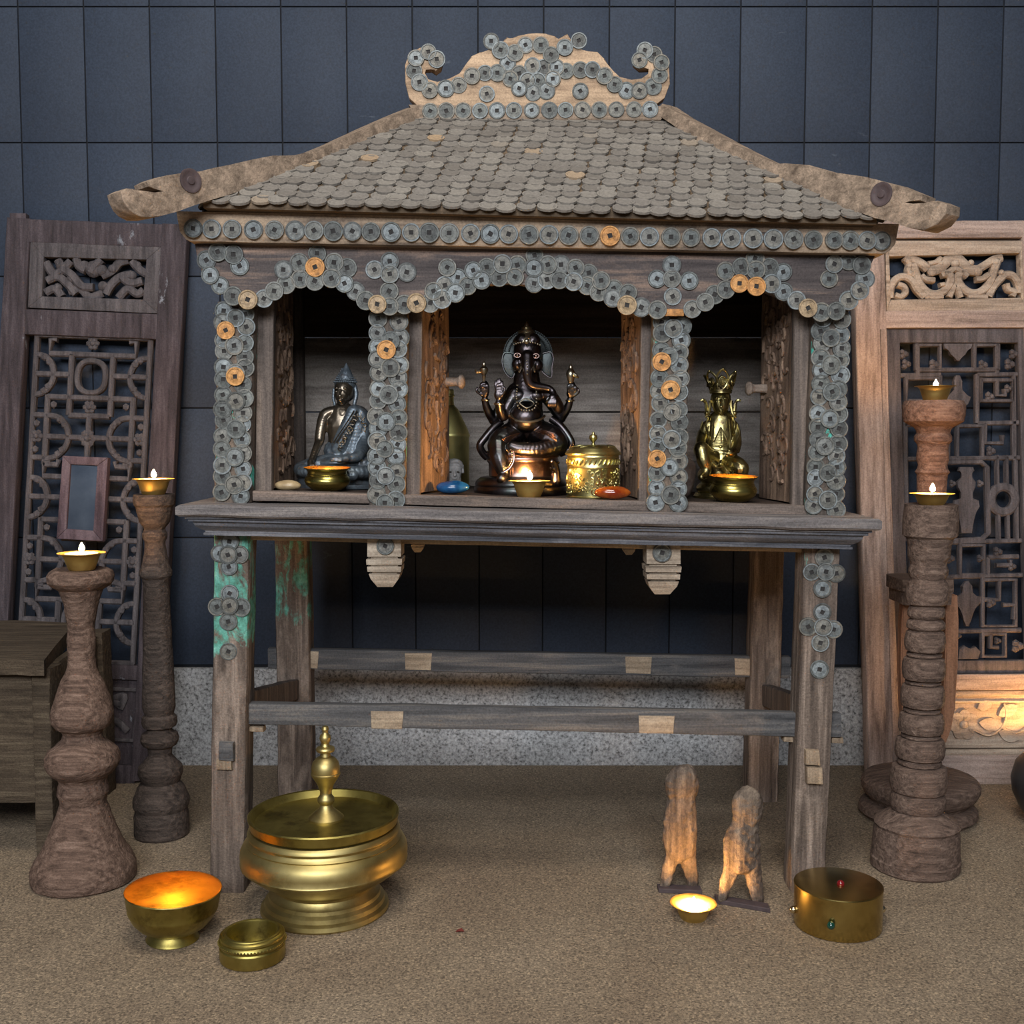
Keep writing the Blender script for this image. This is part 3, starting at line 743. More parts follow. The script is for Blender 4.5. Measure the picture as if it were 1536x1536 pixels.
c3 = lambda x, y: (1000 + x / 3.4133, 130 + y / 3.4133)
c5 = lambda x, y: (640 + x / 4.267, 360 + y / 4.267)
VL = [c4(*q) for q in ((265, 97), (205, 138), (345, 110), (375, 168), (225, 215), (275, 267), (343, 322), (500, 335), (553, 297), (612, 262), (600, 188), (680, 152), (772, 105), (685, 235), (760, 245), (858, 150), (845, 232), (925, 178), (912, 258), (968, 297), (1020, 345), (1065, 187), (1143, 145), (1230, 200), (1143, 210), (1140, 297), (1143, 375), (1217, 365))]
VC = [c5(*q) for q in ((100, 380), (25, 405), (185, 340), (118, 292), (45, 330), (262, 295), (352, 258), (465, 243), (565, 238), (770, 255), (850, 258), (1027, 293), (940, 268), (1100, 335), (1190, 375), (200, 240), (133, 178), (385, 175), (298, 197), (580, 162), (485, 155), (690, 100), (775, 160), (688, 280), (687, 180), (860, 160), (952, 180), (1038, 212), (1115, 262), (1197, 312), (1287, 340), (1372, 432), (1475, 448))]
VR = [c3(*q) for q in ((-50, 985), (25, 915), (115, 995), (25, 985), (30, 1075), (380, 925), (300, 945), (450, 880), (525, 925), (455, 940), (595, 950), (535, 1010), (597, 1050), (662, 1095), (790, 1155), (865, 1150), (930, 1095), (985, 1045), (1015, 985), (995, 915), (930, 895), (855, 910), (830, 985), (300, 1040), (245, 1065), (195, 1105), (130, 1140))]
for px, py in VL + VC + VR: coin(px, py, VY, valance)
for q, f, k in (((420, 342), c4, 2), ((762, 175), c4, 1), ((1080, 365), c4, 2), ((1280, 358), c4, 2), ((1280, 420), c5, 2), ((370, 1010), c3, 1), ((455, 1025), c3, 1), ((720, 1135), c3, 2)): coin(*f(*q), VY - 0.001, valance, k)
# all the smaller scattered coins of posts, crest, ridge, legs and pendants
stuff = BM(); stuff_o = BM(); tmp = bpy.data.meshes.new('tmp')
cb = coin_bm(); bmesh.ops.recalc_face_normals(cb, faces=cb.faces[:]); cb.to_mesh(tmp); cb.free()
def loose(px, py, Y, r=1.0, orange=False, lift=0.0):
    bm = stuff_o if orange else stuff
    n = len(bm.verts); bm.from_mesh(tmp); bm.verts.ensure_lookup_table()
    bmesh.ops.transform(bm, matrix=coin_matrix(P(px, py, Y) - Vector((0, lift, 0)), r * random.uniform(0.95, 1.04), 0.06), verts=bm.verts[n:])
OR = {(0, 3), (0, 13), (1, 6), (2, 8), (2, 13), (2, 24)}
for pi, ((tx0, tx1, ty), (bx0, bx1, by)) in enumerate(PIL):
    cols = 12; k = 0; rnd = random.Random(pi + 3)
    y0 = ty + (14 if pi in (0, 3) else 20)
    n = int((by - 10 - y0) / 20.0)
    for i in range(n + 1):
        t = i / n; y = y0 + (by - 14 - y0) * t; f = (y - ty) / (by - ty); xa, xb = tx0 + (bx0 - tx0) * f, tx1 + (bx1 - tx1) * f
        for s in (0, 1):
            x = (xa + 12.5 if s == 0 else xb - 12.5) + rnd.uniform(-2, 2); k += 1
            loose(x, y + rnd.uniform(-3, 3) + (5 if s else 0), YF, 1.0, False, 0.0004 + 0.0004 * (k % 3))
        if i % 2 == pi % 2:
            k += 1; loose((xa + xb) / 2 + rnd.uniform(-5, 5), y + 11, YF, 1.02, False, 0.0026)
for px, py in ((340, 496), (354, 565), (580, 525), (992, 543), (1005, 585), (985, 688)): loose(px, py, YF, 1.0, True, 0.0042)
for x, y in ((90, 180), (160, 145), (207, 185), (80, 250), (110, 315), (168, 360), (258, 350), (330, 330), (405, 280), (478, 262), (548, 262), (488, 380), (513, 85), (565, 135), (605, 208), (645, 150), (620, 295), (670, 265), (670, 350), (705, 105), (745, 222), (717, 305), (748, 372), (775, 305), (790, 105), (808, 230), (848, 160), (858, 295), (823, 362), (925, 120), (1005, 80), (878, 230), (932, 250), (1013, 245), (1080, 245), (1148, 280), (1013, 365), (1205, 328), (1272, 360), (1345, 362), (1422, 338), (1458, 275), (1468, 205), (1428, 158), (1375, 135), (1345, 190)):
    loose(*c2(x, y), CY, 1.0, False, random.choice((0.0, 0.0008, 0.0016)))
for i, x in enumerate((170, 260, 355, 450, 545, 640, 740, 840, 930, 1025, 1120, 1215, 1315, 1405)): loose(*c2(x, 476 - i * 0.8), RY, 0.98)
for px, py, l in ((330, 830, 0), (360, 832, 0), (345, 812, 0.001), (344, 850, 0.001), (343, 832, 0.0025), (326, 910, 0), (362, 911, 0), (345, 890, 0.001), (343, 932, 0.001), (345, 908, 0.0025), (343, 977, 0),
                  (1217, 858, 0), (1254, 860, 0), (1236, 836, 0.001), (1233, 883, 0.001), (1238, 857, 0.0025), (1212, 940, 0), (1250, 944, 0), (1233, 918, 0.001), (1230, 964, 0.001), (1234, 940, 0.0025), (1229, 1004, 0)):
    loose(px, py, YF, 1.0, False, l)
loose(578, 819, YF + 0.022 - 0.0265, 1.0); loose(993, 829, YF + 0.022 - 0.0265, 1.0)
bpy.data.meshes.remove(tmp)
obj('coin_covering', stuff, 'coin', sh, angle=35, kind='stuff').data.materials.append(MATS['dirt_dark'])
obj('coin_covering', stuff_o, 'coin_orange', sh, angle=35, kind='stuff', label='orange-brown coins among the grey ones on the posts').data.materials.append(MATS['dirt_dark'])
# ------------------------------------------------------------------ turned columns
def column(bm, prof, top, bot, Y, segs=64, rough=0.0006, freq=45, drum=None):
    """prof: (py, half width in px) seen along an axis from bot (px, py) to top (px, py), standing at distance Y"""
    A, B = P(bot[0], bot[1], Y), P(top[0], top[1], Y)
    rings = []
    for py, hw in prof:
        t = (py - bot[1]) / (top[1] - bot[1]); c = A.lerp(B, t); c = P(768 + (c.x / ppx(c)) , py, Y); r = hw * ppx(c)
        rings.append([c + Vector((math.cos(a) * r, math.sin(a) * r, 0)) for a in (2 * math.pi * k / segs for k in range(segs))])
    # finer rings so that the worn surface shows
    out = []
    for a, b in zip(rings, rings[1:]):
        m = max(1, int((a[0] - b[0]).length / 0.0045))
        for i in range(m): out.append([p.lerp(q, i / m) for p, q in zip(a, b)])
    out.append(rings[-1])
    R = loft(bm, out); vs = [v for r in R for v in r]; jitter(bm, rough, freq, A.x * 7, vs); jitter(bm, rough * 0.9, 130, A.x * 3, vs)
def floor_Y(cx, py_front, hw):
    """distance of the axis of something round that touches the floor in front at py_front"""
    g = G(cx, py_front); return g.y + hw * ppx(g) * 1.02
def settle(bm):
    """let the lowest points rest on the floor"""
    m = min(v.co.z for v in bm.verts)
    for v in bm.verts:
        if v.co.z < m + 0.006: v.co.z = max(0.0, min(v.co.z, 0.0008)) if v.co.z < 0.004 else v.co.z
def foot_py(Y): return 768 + F * math.tan(math.atan2(CAMZ, Y) - PITCH)

YA = floor_Y(126, 1348, 73)
bm = BM(); fp = foot_py(YA)
column(bm, [(855, 30), (853.5, 40), (857, 45), (863, 48), (872, 47), (878, 42), (884, 32), (895, 28), (905, 25), (925, 22), (937, 19.5), (942, 19), (960, 20.5), (985, 19), (1000, 21), (1010, 24), (1025, 32), (1042, 38), (1058, 43), (1069, 45.5), (1080, 44.5), (1089, 39), (1094, 31), (1100, 28), (1108, 30), (1115, 38), (1124, 49), (1133, 53), (1142, 54), (1151, 51), (1159, 44), (1164, 37), (1171, 34), (1180, 36), (1188, 37), (1196, 34), (1203, 33), (1208, 35), (1220, 39), (1247, 49), (1272, 61), (1286, 70), (1297, 75), (1306, 76), (fp - 3, 75), (fp, 71)], (121, 855), (126, fp), YA, rough=0.0012, freq=38)
pl = thing('candle_pedestal', 'stout reddish brown turned wooden pedestal with a bell foot, front left beside the bench', 'pedestal', P(126, fp, YA))
obj('turned_shaft', bm, 'column_brown', pl, angle=28)

YBc = floor_Y(243, 1266, 40)
bm = BM(); fp = foot_py(YBc)
column(bm, [(742, 25), (741, 30), (750, 31), (757, 30), (760, 27), (768, 26), (783, 22), (791, 16), (794, 15), (800, 18), (806, 18), (811, 15), (816, 14.5), (832, 17), (850, 21), (856, 24), (863, 24), (868, 20), (875, 19), (918, 20), (975, 21.5), (1032, 23.5), (1061, 24), (1071, 21), (1075, 25), (1083, 26), (1089, 24), (1092, 18), (1096, 19), (1100, 26), (1108, 28.5), (1116, 25), (1121, 18), (1132, 17), (1137, 21), (1142, 25), (1149, 32), (1158, 33), (1166, 30), (1172, 28), (1179, 34), (1190, 38), (1198, 41), (1206, 41), (1212, 38), (1218, 39), (1222, 40), (fp - 3, 40), (fp, 38)], (231, 742), (243, fp), YBc)
ps = thing('candle_pedestal', 'slender dark brown turned post between the lattice panel and the shrine', 'pedestal', P(243, fp, YBc))
obj('turned_shaft', bm, 'column_dark', ps, angle=28)

YCc = floor_Y(1373, 1325, 63)
bm = BM(); fp = foot_py(YCc)
column(bm, [(757, 33), (756, 38), (780, 40), (803, 39.5), (807, 34), (818, 31), (835, 30), (841, 27), (847, 26), (855, 29), (862, 28), (868, 25), (872.0, 26.0), (873.5, 28.4), (880.8, 30.3), (889.5, 31.0), (898.2, 30.6), (905.0, 28.8), (906.5, 26.0), (908.0, 22.0), (909.5, 24.4), (913.0, 26.3), (918.0, 27.0), (923.0, 26.6), (926.0, 24.8), (927.5, 22.0), (929.0, 23.0), (930.5, 25.4), (933.0, 27.3), (937.0, 28.0), (941.0, 27.6), (943.0, 25.8), (944.5, 23.0), (946.0, 24.5), (947.5, 26.9), (953.8, 28.8), (961.5, 29.5), (969.2, 29.1), (975.0, 27.3), (976.5, 24.5), (978.0, 21.0), (979.5, 23.4), (979.8, 25.3), (981.5, 26.0), (983.2, 25.6), (983.0, 23.8), (984.5, 21.0), (986.0, 26.5), (987.5, 28.9), (994.2, 30.8), (1002.5, 31.5), (1010.8, 31.1), (1017.0, 29.3), (1018.5, 26.5), (1020.0, 21.0), (1021.5, 23.4), (1021.5, 25.3), (1023.0, 26.0), (1024.5, 25.6), (1024.0, 23.8), (1025.5, 21.0), (1027.0, 27.0), (1028.5, 29.4), (1035.2, 31.3), (1043.5, 32.0), (1051.8, 31.6), (1058.0, 29.8), (1059.5, 27.0), (1061.0, 22.0), (1062.5, 24.4), (1062.8, 26.3), (1064.5, 27.0), (1066.2, 26.6), (1066.0, 24.8), (1067.5, 22.0), (1069.0, 28.0), (1070.5, 30.4), (1076.5, 32.3), (1084.0, 33.0), (1091.5, 32.6), (1097.0, 30.8), (1098.5, 28.0), (1100.0, 24.0), (1101.5, 26.4), (1101.5, 28.3), (1103.0, 29.0), (1104.5, 28.6), (1104.0, 26.8), (1105.5, 24.0), (1107.0, 31.0), (1108.5, 33.4), (1114.5, 35.3), (1122.0, 36.0), (1129.5, 35.6), (1135.0, 33.8), (1136.5, 31.0), (1138.0, 27.0), (1139.5, 29.4), (1140.2, 31.3), (1142.5, 32.0), (1144.8, 31.6), (1145.0, 29.8), (1146.5, 27.0), (1148.0, 36.5), (1149.5, 38.9), (1157.5, 40.8), (1167.0, 41.5), (1176.5, 41.1), (1184.0, 39.3), (1185.5, 36.5), (1187.0, 35.0), (1188.5, 37.4), (1193.8, 39.3), (1200.5, 40.0), (1207.2, 39.6), (1212.0, 37.8), (1213.5, 35.0), (1222, 46), (1229, 58), (1234, 62), (1238, 60), (1245, 61.5), (1272, 63), (1282, 63), (1284, 65), (1291, 64), (fp - 3, 64), (fp, 61)], (1397, 757), (1372, fp), YCc)
pr = thing('candle_pedestal', 'ribbed turned post on a drum base, front right beside the shrine', 'pedestal', P(1372, fp, YCc))
obj('turned_shaft', bm, 'column_grey', pr, angle=28)

# tall stand behind it: column, collar, side struts and a wide stepped base
YD = 2.02; fp = foot_py(YD)
pt = thing('tall_candle_stand', 'taller reddish stand with a thick round head, behind the ribbed post', 'pedestal', P(1375, fp, YD))
bm = BM(); column(bm, [(603, 36), (601, 42), (608, 45), (622, 45), (632, 43), (637, 36), (640, 29), (645, 25), (650, 24), (655, 27), (661, 27), (666, 23), (672, 22), (680, 23), (690, 23), (697, 21), (703, 22), (708, 25), (712, 22), (740, 21), (800, 20), (868, 21), (930, 18), (1100, 18)], (1401, 603), (1388, 1100), YD)
obj('turned_shaft', bm, 'column_red', pt, angle=28)
bm = BM()
for i, (x0, x1, y0, y1) in enumerate(((1352, 1434, 870, 888), (1356, 1431, 888, 908))):
    q = lambda py: [P(x0, py, YD - 0.045), P(x1, py, YD - 0.045), P(x1, py, YD - 0.045) + Vector((0, 0.09, 0)), P(x0, py, YD - 0.045) + Vector((0, 0.09, 0))]
    beam(bm, q(y1), q(y0), 4, amp=0.001)
obj('collar', bm, 'column_grey', pt)
for sx, sy in ((1, 0), (-1, 0), (0, 1)):
    bm = BM(); rings = []
    for py, off, hw in ((892, 31, 9), (930, 33, 9.5), (1000, 33, 9.5), (1060, 30, 9.5), (1090, 26, 9), (1112, 20, 8)):
        c = P(1393 - (py - 892) * 0.02, py, YD); k = ppx(c); c = c + Vector((sx * off * k, sy * off * k, 0)); w = hw * k
        rings.append([c + Vector((-w, -w, 0)), c + Vector((w, -w, 0)), c + Vector((w, w, 0)), c + Vector((-w, w, 0))])
    loft(bm, rings); bmesh.ops.bevel(bm, geom=[e for e in bm.edges if abs((e.verts[0].co - e.verts[1].co).normalized().z) > 0.7], offset=0.002, segments=2, affect='EDGES')
    obj('strut', bm, 'candlelit_strut', pt, label='smooth strut with candle glow in its orange colour')
bm = BM(); column(bm, [(1100, 18), (1130, 20), (1146, 26), (1158, 40), (1163, 70), (1166, 80), (1172, 85), (1180, 85), (1190, 80), (1197, 72), (1201, 70), (1203, 78), (1208, 84), (1216, 85), (fp - 8, 82), (fp, 76)], (1388, 1100), (1375, fp), YD, segs=56)
obj('stepped_base', bm, 'column_grey', pt, angle=28)

# ------------------------------------------------------------------ oil lamps
LAMPS = 'small lit brass butter lamps'
def lamp(px, py_rim, hw, Y, label, fill=0.82, flame=0.8, name='butter_lamp', py_bot=None, z=None, low=0.0):
    """brass cup with a flared rim, wax and a burning wick; py_bot: foot seen at that row, z: height it stands at"""
    rim = P(px, py_rim, Y); k = ppx(rim); R = hw * k
    z0 = z if z is not None else P(px, py_bot, Y).z
    H = rim.z - z0; c = Vector((rim.x, Y, z0))
    t = thing(name, label, 'oil lamp', c, LAMPS)
    bm = BM()
    lathe(bm, [(0.0, 0.0), (R * 0.52, 0.0), (R * 0.56, H * 0.08), (R * 0.66, H * 0.45), (R * 0.74, H * 0.80), (R * 0.84, H * 0.94), (R * 1.0, H * 0.985), (R * 1.0, H), (R * 0.97, H * 1.0), (R * 0.80, H * 0.95), (R * 0.70, H * 0.82), (R * 0.62, H * 0.5), (R * 0.5, H * 0.15), (0.0, H * 0.14)], c, segs=40)
    obj('cup', bm, 'brass_cup', t)
    zf = H * fill; rw = R * (0.60 + 0.10 * fill)
    bm = BM(); lathe(bm, [(0.0, H * 0.16), (R * 0.48, H * 0.16), (rw, zf), (rw * 0.8, zf + H * 0.03), (0.0, zf + H * 0.03)], c, segs=32)
    obj('wax', bm, 'wax', t)
    bm = BM(); p = c + Vector((0, 0, zf)); tube(bm, [p, p + Vector((0.0004, 0, 0.004)), p + Vector((0.001, 0, 0.0062))], 0.0007, 6); obj('wick', bm, 'wick', t)
    bm = BM(); f = flame; lathe(bm, [(0.0008 * f, 0.0), (0.0036 * f, 0.0014 * f), (0.0053 * f, 0.0042 * f), (0.0050 * f, 0.0075 * f), (0.0034 * f, 0.0115 * f), (0.0014 * f, 0.0150 * f), (0.0001, 0.0175 * f)], p + Vector((0.0008, 0, 0.003)), segs=14)
    obj('flame', bm, 'flame', t, label='small yellow-white flame')
    return t
lamp(122, 829, 35, YA, 'lit brass lamp on the stout bell-footed pedestal at left', z=P(122, 854.5, YA).z, fill=0.97)
lamp(230, 718, 31, YBc, 'lit brass lamp on the slender dark post, left of the shrine', z=P(230, 741.5, YBc).z, fill=0.97)
lamp(1403, 579, 30, YD, 'lit brass lamp on the tallest stand at right, highest of the lamps', z=P(1403, 601.5, YD).z)
lamp(1398, 740, 33, YCc, 'lit brass lamp on the ribbed post at right', z=P(1398, 757, YCc).z, fill=0.97)
zc = lambda x: zfloor(x) + 0.0012
lp = P(794, 746, YF + 0.036); lamp(794, 721, 32, YF + 0.036, 'lit brass lamp in front of the elephant-headed statue', z=zc(lp.x), flame=0.8, fill=0.937)
yl = floor_Y(1040, 1386, 20); lamp(1040, 1354, 35, yl, 'lit brass lamp on the floor, a bright dome of wax in it', z=0.0, fill=0.56, flame=0.9)
# lamp just past the right edge whose glow falls on the floor and the stand
t_ = lamp(1600, 1120, 34, 2.12, 'lit brass lamp on the floor behind the dark pot, out of the picture at right', z=0.0, flame=1.3)

# ------------------------------------------------------------------ brass vessels on the floor
def vessel(name, label, cat, cx, Y, parts, group=None, z0=0.0):
    c = Vector((P(cx, 1300, Y).x, Y, z0))
    if len(parts) == 1:
        bm = BM(); lathe(bm, parts[0][1], c, segs=72); return single(name, bm, parts[0][2], label, cat, c)
    t = thing(name, label, cat, c, group)
    for pn, prof, mat in parts:
        bm = BM(); lathe(bm, prof, c, segs=72); obj(pn, bm, mat, t, angle=35)
    return t
mm = lambda L: [(r / 1000, z / 1000) for r, z in L]
YP = 1.622; xp = lambda px: px
pot = vessel('lidded_brass_pot', 'large round brass pot with flat lid and tall finial, by the left leg', 'pot', 487, YP, [
    ('bowl', mm([(0, 0), (92, 0), (94, 3), (93, 9), (88, 12), (87, 18), (82, 22), (81, 27), (76, 30), (73, 36), (74, 40), (84, 47), (99, 56), (112, 66), (118, 72.5), (121.5, 74), (122, 76), (121, 78), (122, 86), (121, 95), (117, 103), (112, 107), (113, 109), (110, 112), (109, 115), (111, 119), (110, 123), (107, 126), (0, 126)]), 'brass_pot'),
    ('lid', mm([(0, 127), (104, 127), (107.5, 130), (109, 138), (110.5, 143), (109, 145), (106, 144), (102.5, 138), (100, 134.5), (60, 134), (0, 134)]), 'brass_old')])
bm = BM(); lathe(bm, mm([(0, 133.5), (26, 133.5), (26, 137), (22, 141), (16, 146), (10.5, 151), (9, 156), (12, 160), (13, 163.5), (11.5, 167), (9, 170), (8.5, 175), (12, 186), (19, 197), (21.5, 201), (21.5, 203), (20.5, 204), (21, 211), (19, 219), (14, 225), (8, 228), (7, 233), (13, 235.5), (14, 238.5), (13, 241), (7, 243), (5.5, 247), (7.5, 251), (8.5, 255), (7.5, 259), (4.5, 262), (4, 265), (5.5, 268), (4.5, 272), (0, 274)]), Vector((P(489, 1200, YP).x, YP, 0)), segs=40)
obj('finial', bm, 'brass_pot', [c for c in pot.children if c.name.startswith('lid')][0])

YO = 1.518; cb_ = Vector((P(259, 1415, YO).x, YO, 0))
bowl = thing('brass_bowl', 'deep brass footed bowl with a glowing copper-gold inside, front left', 'bowl', cb_)
tilt = Vector((0.035, 0.0, 1.0)).normalized()
bm = BM(); lathe(bm, mm([(0, 0), (34, 0), (36, 2), (34, 5), (29, 10), (28, 13), (36, 16), (46, 22), (55, 32), (60, 42), (61, 44.5), (60.8, 46), (62.5, 55), (64.5, 68), (65.5, 70), (65, 71.5)]), cb_, cb_ + tilt, segs=72)
obj('outside', bm, 'brass_old', bowl)
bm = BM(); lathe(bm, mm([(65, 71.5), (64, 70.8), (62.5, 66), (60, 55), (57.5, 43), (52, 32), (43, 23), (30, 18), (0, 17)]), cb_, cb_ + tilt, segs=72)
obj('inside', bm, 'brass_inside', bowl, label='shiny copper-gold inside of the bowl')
def tealight(c, label, f=1.0):
    t = thing('tealight', label, 'candle', c, 'tealights burning down inside the bowls')
    bm = BM(); lathe(bm, mm([(0, 0), (15, 0), (15.5, 1), (15.5, 9), (14.5, 9.3), (14.3, 7.5), (0, 7.5)]), c, segs=28); obj('wax', bm, 'wax', t)
    p = c + Vector((0, 0, 0.008)); bm = BM(); tube(bm, [p - Vector((0, 0, 0.001)), p + Vector((0, 0, 0.004))], 0.0007, 6); obj('wick', bm, 'wick', t)
    bm = BM(); lathe(bm, [(0.0006 * f, 0.0), (0.0026 * f, 0.0018 * f), (0.0036 * f, 0.0045 * f), (0.0033 * f, 0.0075 * f), (0.0020 * f, 0.0115 * f), (0.0001, 0.0155 * f)], p + Vector((0, 0, 0.003)), segs=14); obj('flame', bm, 'flame', t)
tealight(cb_ + Vector((0.002, 0, 0.0185)), 'small candle burning unseen in the deep brass bowl front left', 1.25)

YR = 1.462; cr_ = Vector((P(379, 1440, YR).x, YR, 0))
ring = thing('brass_dish', 'low thick-rimmed open brass dish, frontmost thing on the floor', 'dish', cr_)
bm = BM(); lathe(bm, mm([(0, 0), (40, 0), (42.5, 2), (43.3, 5), (43.3, 19), (42, 21), (43.6, 23), (44.5, 25.5), (43.5, 28), (42, 29.5), (43, 31.5), (42.6, 34), (40.5, 36), (38.5, 36.5), (37.5, 37.8), (35.5, 38.2), (33.6, 37.5), (33, 35), (33.5, 20), (32, 6), (0, 5)]), cr_, segs=72)
obj('dish_body', bm, 'brass_old', ring, angle=30)
bm = BM()
for k in range(64):
    a = 2 * math.pi * k / 64; ball(bm, cr_ + Vector((math.cos(a) * 0.0436, math.sin(a) * 0.0436, 0.0255)), 0.0019, 1)
obj('beaded_edge', bm, 'brass_old', ring)

YX = 1.564; cx_ = Vector((P(1256, 1400, YX).x, YX, 0))
bx = thing('round_brass_box', 'drum-shaped brass box with small gems set round its side, front right', 'box', cx_)
bm = BM(); lathe(bm, mm([(0, 0), (59, 0), (60.8, 1.5), (61.3, 5), (61.3, 58), (0, 58)]), cx_, segs=80); obj('box_body', bm, 'brass_box', bx, angle=30)
bm = BM(); lathe(bm, mm([(0, 57.9), (61.5, 57.9), (62, 58.6), (61.6, 60.0), (59, 60.6), (0, 60.6)]), cx_, segs=80); obj('lid', bm, 'brass_box', bx, angle=30)
for pos, mat, lab in ((Vector((P(1246, 1390, YX - 0.06).x - cx_.x, -0.0610, 0.026)), 'green_gem', 'dark green gem'), (Vector((0.0635, 0.002, 0.022)), 'pearl_gem', 'gold pearl'), (Vector((-0.0635, 0.0, 0.022)), 'pearl_gem', 'gold pearl'), (Vector((0.002, -0.004, 0.0615)), 'red_gem', 'dark red gem')):
    bm = BM(); ball(bm, cx_ + pos, 0.0055, 3); obj('gem', bm, mat, bx, label=lab)
# dark pot cut by the right edge
YK = 1.97; ck = Vector((P(1602, 1200, YK).x, YK, 0))
bm = BM(); lathe(bm, mm([(0, 0), (55, 0), (60, 3), (78, 25), (92, 55), (95, 80), (88, 108), (70, 128), (52, 138), (50, 146), (56, 152), (50, 150), (45, 140), (0, 120)]), ck, segs=48)
single('black_pot', bm, 'black_pot', 'round black pot, cut off by the right edge', 'pot', ck)

# ------------------------------------------------------------------ carved wooden figures on dark strips
def figure(label, px, parts, base, Y):
    bx0, by0, bx1, by1 = base
    c = G((bx0 + bx1) / 2, (by0 + by1) / 2); t = thing('carved_wooden_figure', label, 'figure', c, 'pair of carved wooden figures on strips')
    a, b = G(bx0, by0), G(bx1, by1); bm = BM(); dd = Vector((0, 0.014, 0)); h = Vector((0, 0, 0.007))
    beam(bm, [a - dd * 0.5, a + dd, a + dd + h, a - dd * 0.5 + h], [b - dd * 0.5, b + dd, b + dd + h, b - dd * 0.5 + h], 6, amp=0.0003); obj('base_strip', bm, 'base_strip', t)
    cl = Clay(Y)
    for p in parts: cl.limb(p, 6, 0.62)
    bm = cl.done(0.0018, 2); jitter(bm, 0.0022, 45); jitter(bm, 0.0018, 150)
    o = obj('figure_body', bm, 'figure_wood', t, angle=60)
Yf1, Yf2 = G(1018, 1336).y + 0.004, G(1112, 1358).y + 0.004
figure('taller carved wooden figure with two legs on a dark strip, behind the floor lamp', 1024, [
    [(1024, 1166, 0, 22), (1023, 1178, 0, 27), (1024, 1187, 0, 22)], [(1024, 1190, 0, 19), (1022, 1207, 0, 24), (1020, 1235, 0, 27), (1020, 1258, 0, 27), (1020, 1272, 0, 24)],
    [(1012, 1262, 0, 17), (1008, 1285, 0, 13), (1001, 1310, 0, 10), (997, 1330, 0, 8.5)], [(1029, 1262, 0, 17), (1032, 1285, 0, 13), (1037, 1310, 0, 10.5), (1039, 1330, 0, 9)]], (987, 1337, 1052, 1340), Yf1)
figure('shorter carved wooden figure with spread legs on a dark strip, near the round box', 1113, [
    [(1122, 1197, 0, 19), (1121, 1207, 0, 25), (1121, 1222, 0, 23)], [(1120, 1222, 0, 20), (1117, 1238, 0, 21), (1112, 1258, 0, 27), (1112, 1275, 0, 28), (1112, 1288, 0, 25)],
    [(1103, 1282, 0, 18), (1097, 1302, 0, 14), (1089, 1327, 0, 10), (1083, 1348, 0, 8)], [(1124, 1265, 0, 18), (1127, 1295, 0, 15), (1132, 1322, 0, 12), (1137, 1353, 0, 9)]], (1074, 1353, 1154, 1367), Yf2)
bm = BM(); g = G(690, 1398); prism(bm, [g + Vector(q) for q in ((-0.006, -0.002, 0.001), (-0.001, -0.005, 0.003), (0.006, -0.001, 0.001), (0.002, 0.005, 0.003), (-0.004, 0.004, 0.001))], (0, 0, 0.0008))
single('dry_leaf', bm, 'leaf', 'scrap of dark red leaf on the bare floor before the shrine', 'leaf', g)

# ------------------------------------------------------------------ low bench at the left edge
zt = 0.338
bench = thing('low_bench', 'low rough dark wooden bench at the left edge, its top worn', 'bench', G(-60, 1250))
BP = lambda px, py: G(px, py, zt)
front_l, front_r = BP(-190, 985), BP(66, 990)
br_, bl_ = BP(112, 934), BP(-150, 925)
bm = BM(); h = Vector((0, 0, -0.026))
rings = []
for k in range(13):
    t = k / 12; f, b = front_l.lerp(front_r, t), bl_.lerp(br_, t)
    rings.append([f, f.lerp(b, 0.33), f.lerp(b, 0.66), b, b + h, f.lerp(b, 0.5) + h, f + h])
loft(bm, rings); bmesh.ops.bevel(bm, geom=[e for e in bm.edges if e.calc_face_angle(0) > 0.8], offset=0.004, segments=2, affect='EDGES'); jitter(bm, 0.002, 25)
obj('bench_top', bm, 'bench_wood', bench)
fy = front_r.y + 0.03
bm = BM(); v = Vector((0, 0.022, 0)); zl = 0.095
for_l, for_r = Vector((P(-190, 1100, fy).x, fy, 0)), Vector((P(50, 1100, fy).x, fy, 0))
zz = lambda p, z: Vector((p.x, p.y, z))
beam(bm, [zz(for_l, zl), zz(for_l, zl) + v, zz(for_l, zt - 0.02) + v, zz(for_l, zt - 0.02)], [zz(for_r, zl), zz(for_r, zl) + v, zz(for_r, zt - 0.02) + v, zz(for_r, zt - 0.02)], 12, bev=0.06, amp=0.0015)
obj('apron', bm, 'bench_wood', bench)
def bleg(xt, xb, Y, w, d):
    bm = BM(); q = lambda x, z: [Vector((x, Y, z)), Vector((x + w, Y, z)), Vector((x + w, Y + d, z)), Vector((x, Y + d, z))]
    beam(bm, q(xb, 0.0), q(xt, zt - 0.02), 12, amp=0.0016); obj('leg', bm, 'bench_wood', bench)
xa = P(47, 1010, fy - 0.004).x; xb = P(54, 1278, fy - 0.004).x
bleg(xa, xb, fy - 0.006, 0.030, 0.05)
bleg(xa - 0.035, xb - 0.03, bl_.y - 0.07, 0.03, 0.05)
bleg(P(-190, 1000, fy).x, P(-200, 1000, fy).x, fy - 0.006, 0.03, 0.05); bleg(P(-170, 1000, fy).x, P(-180, 1000, fy).x, bl_.y - 0.07, 0.03, 0.05)
bm = BM(); y0, y1 = fy + 0.05, bl_.y - 0.08
q = lambda y, x: [Vector((x, y, 0.15)), Vector((x + 0.016, y, 0.15)), Vector((x + 0.016, y, zt - 0.022)), Vector((x, y, zt - 0.022))]
beam(bm, q(y0, xa + 0.005), q(y1, xa - 0.028), 8, amp=0.0012); obj('side_board', bm, 'bench_wood', bench)
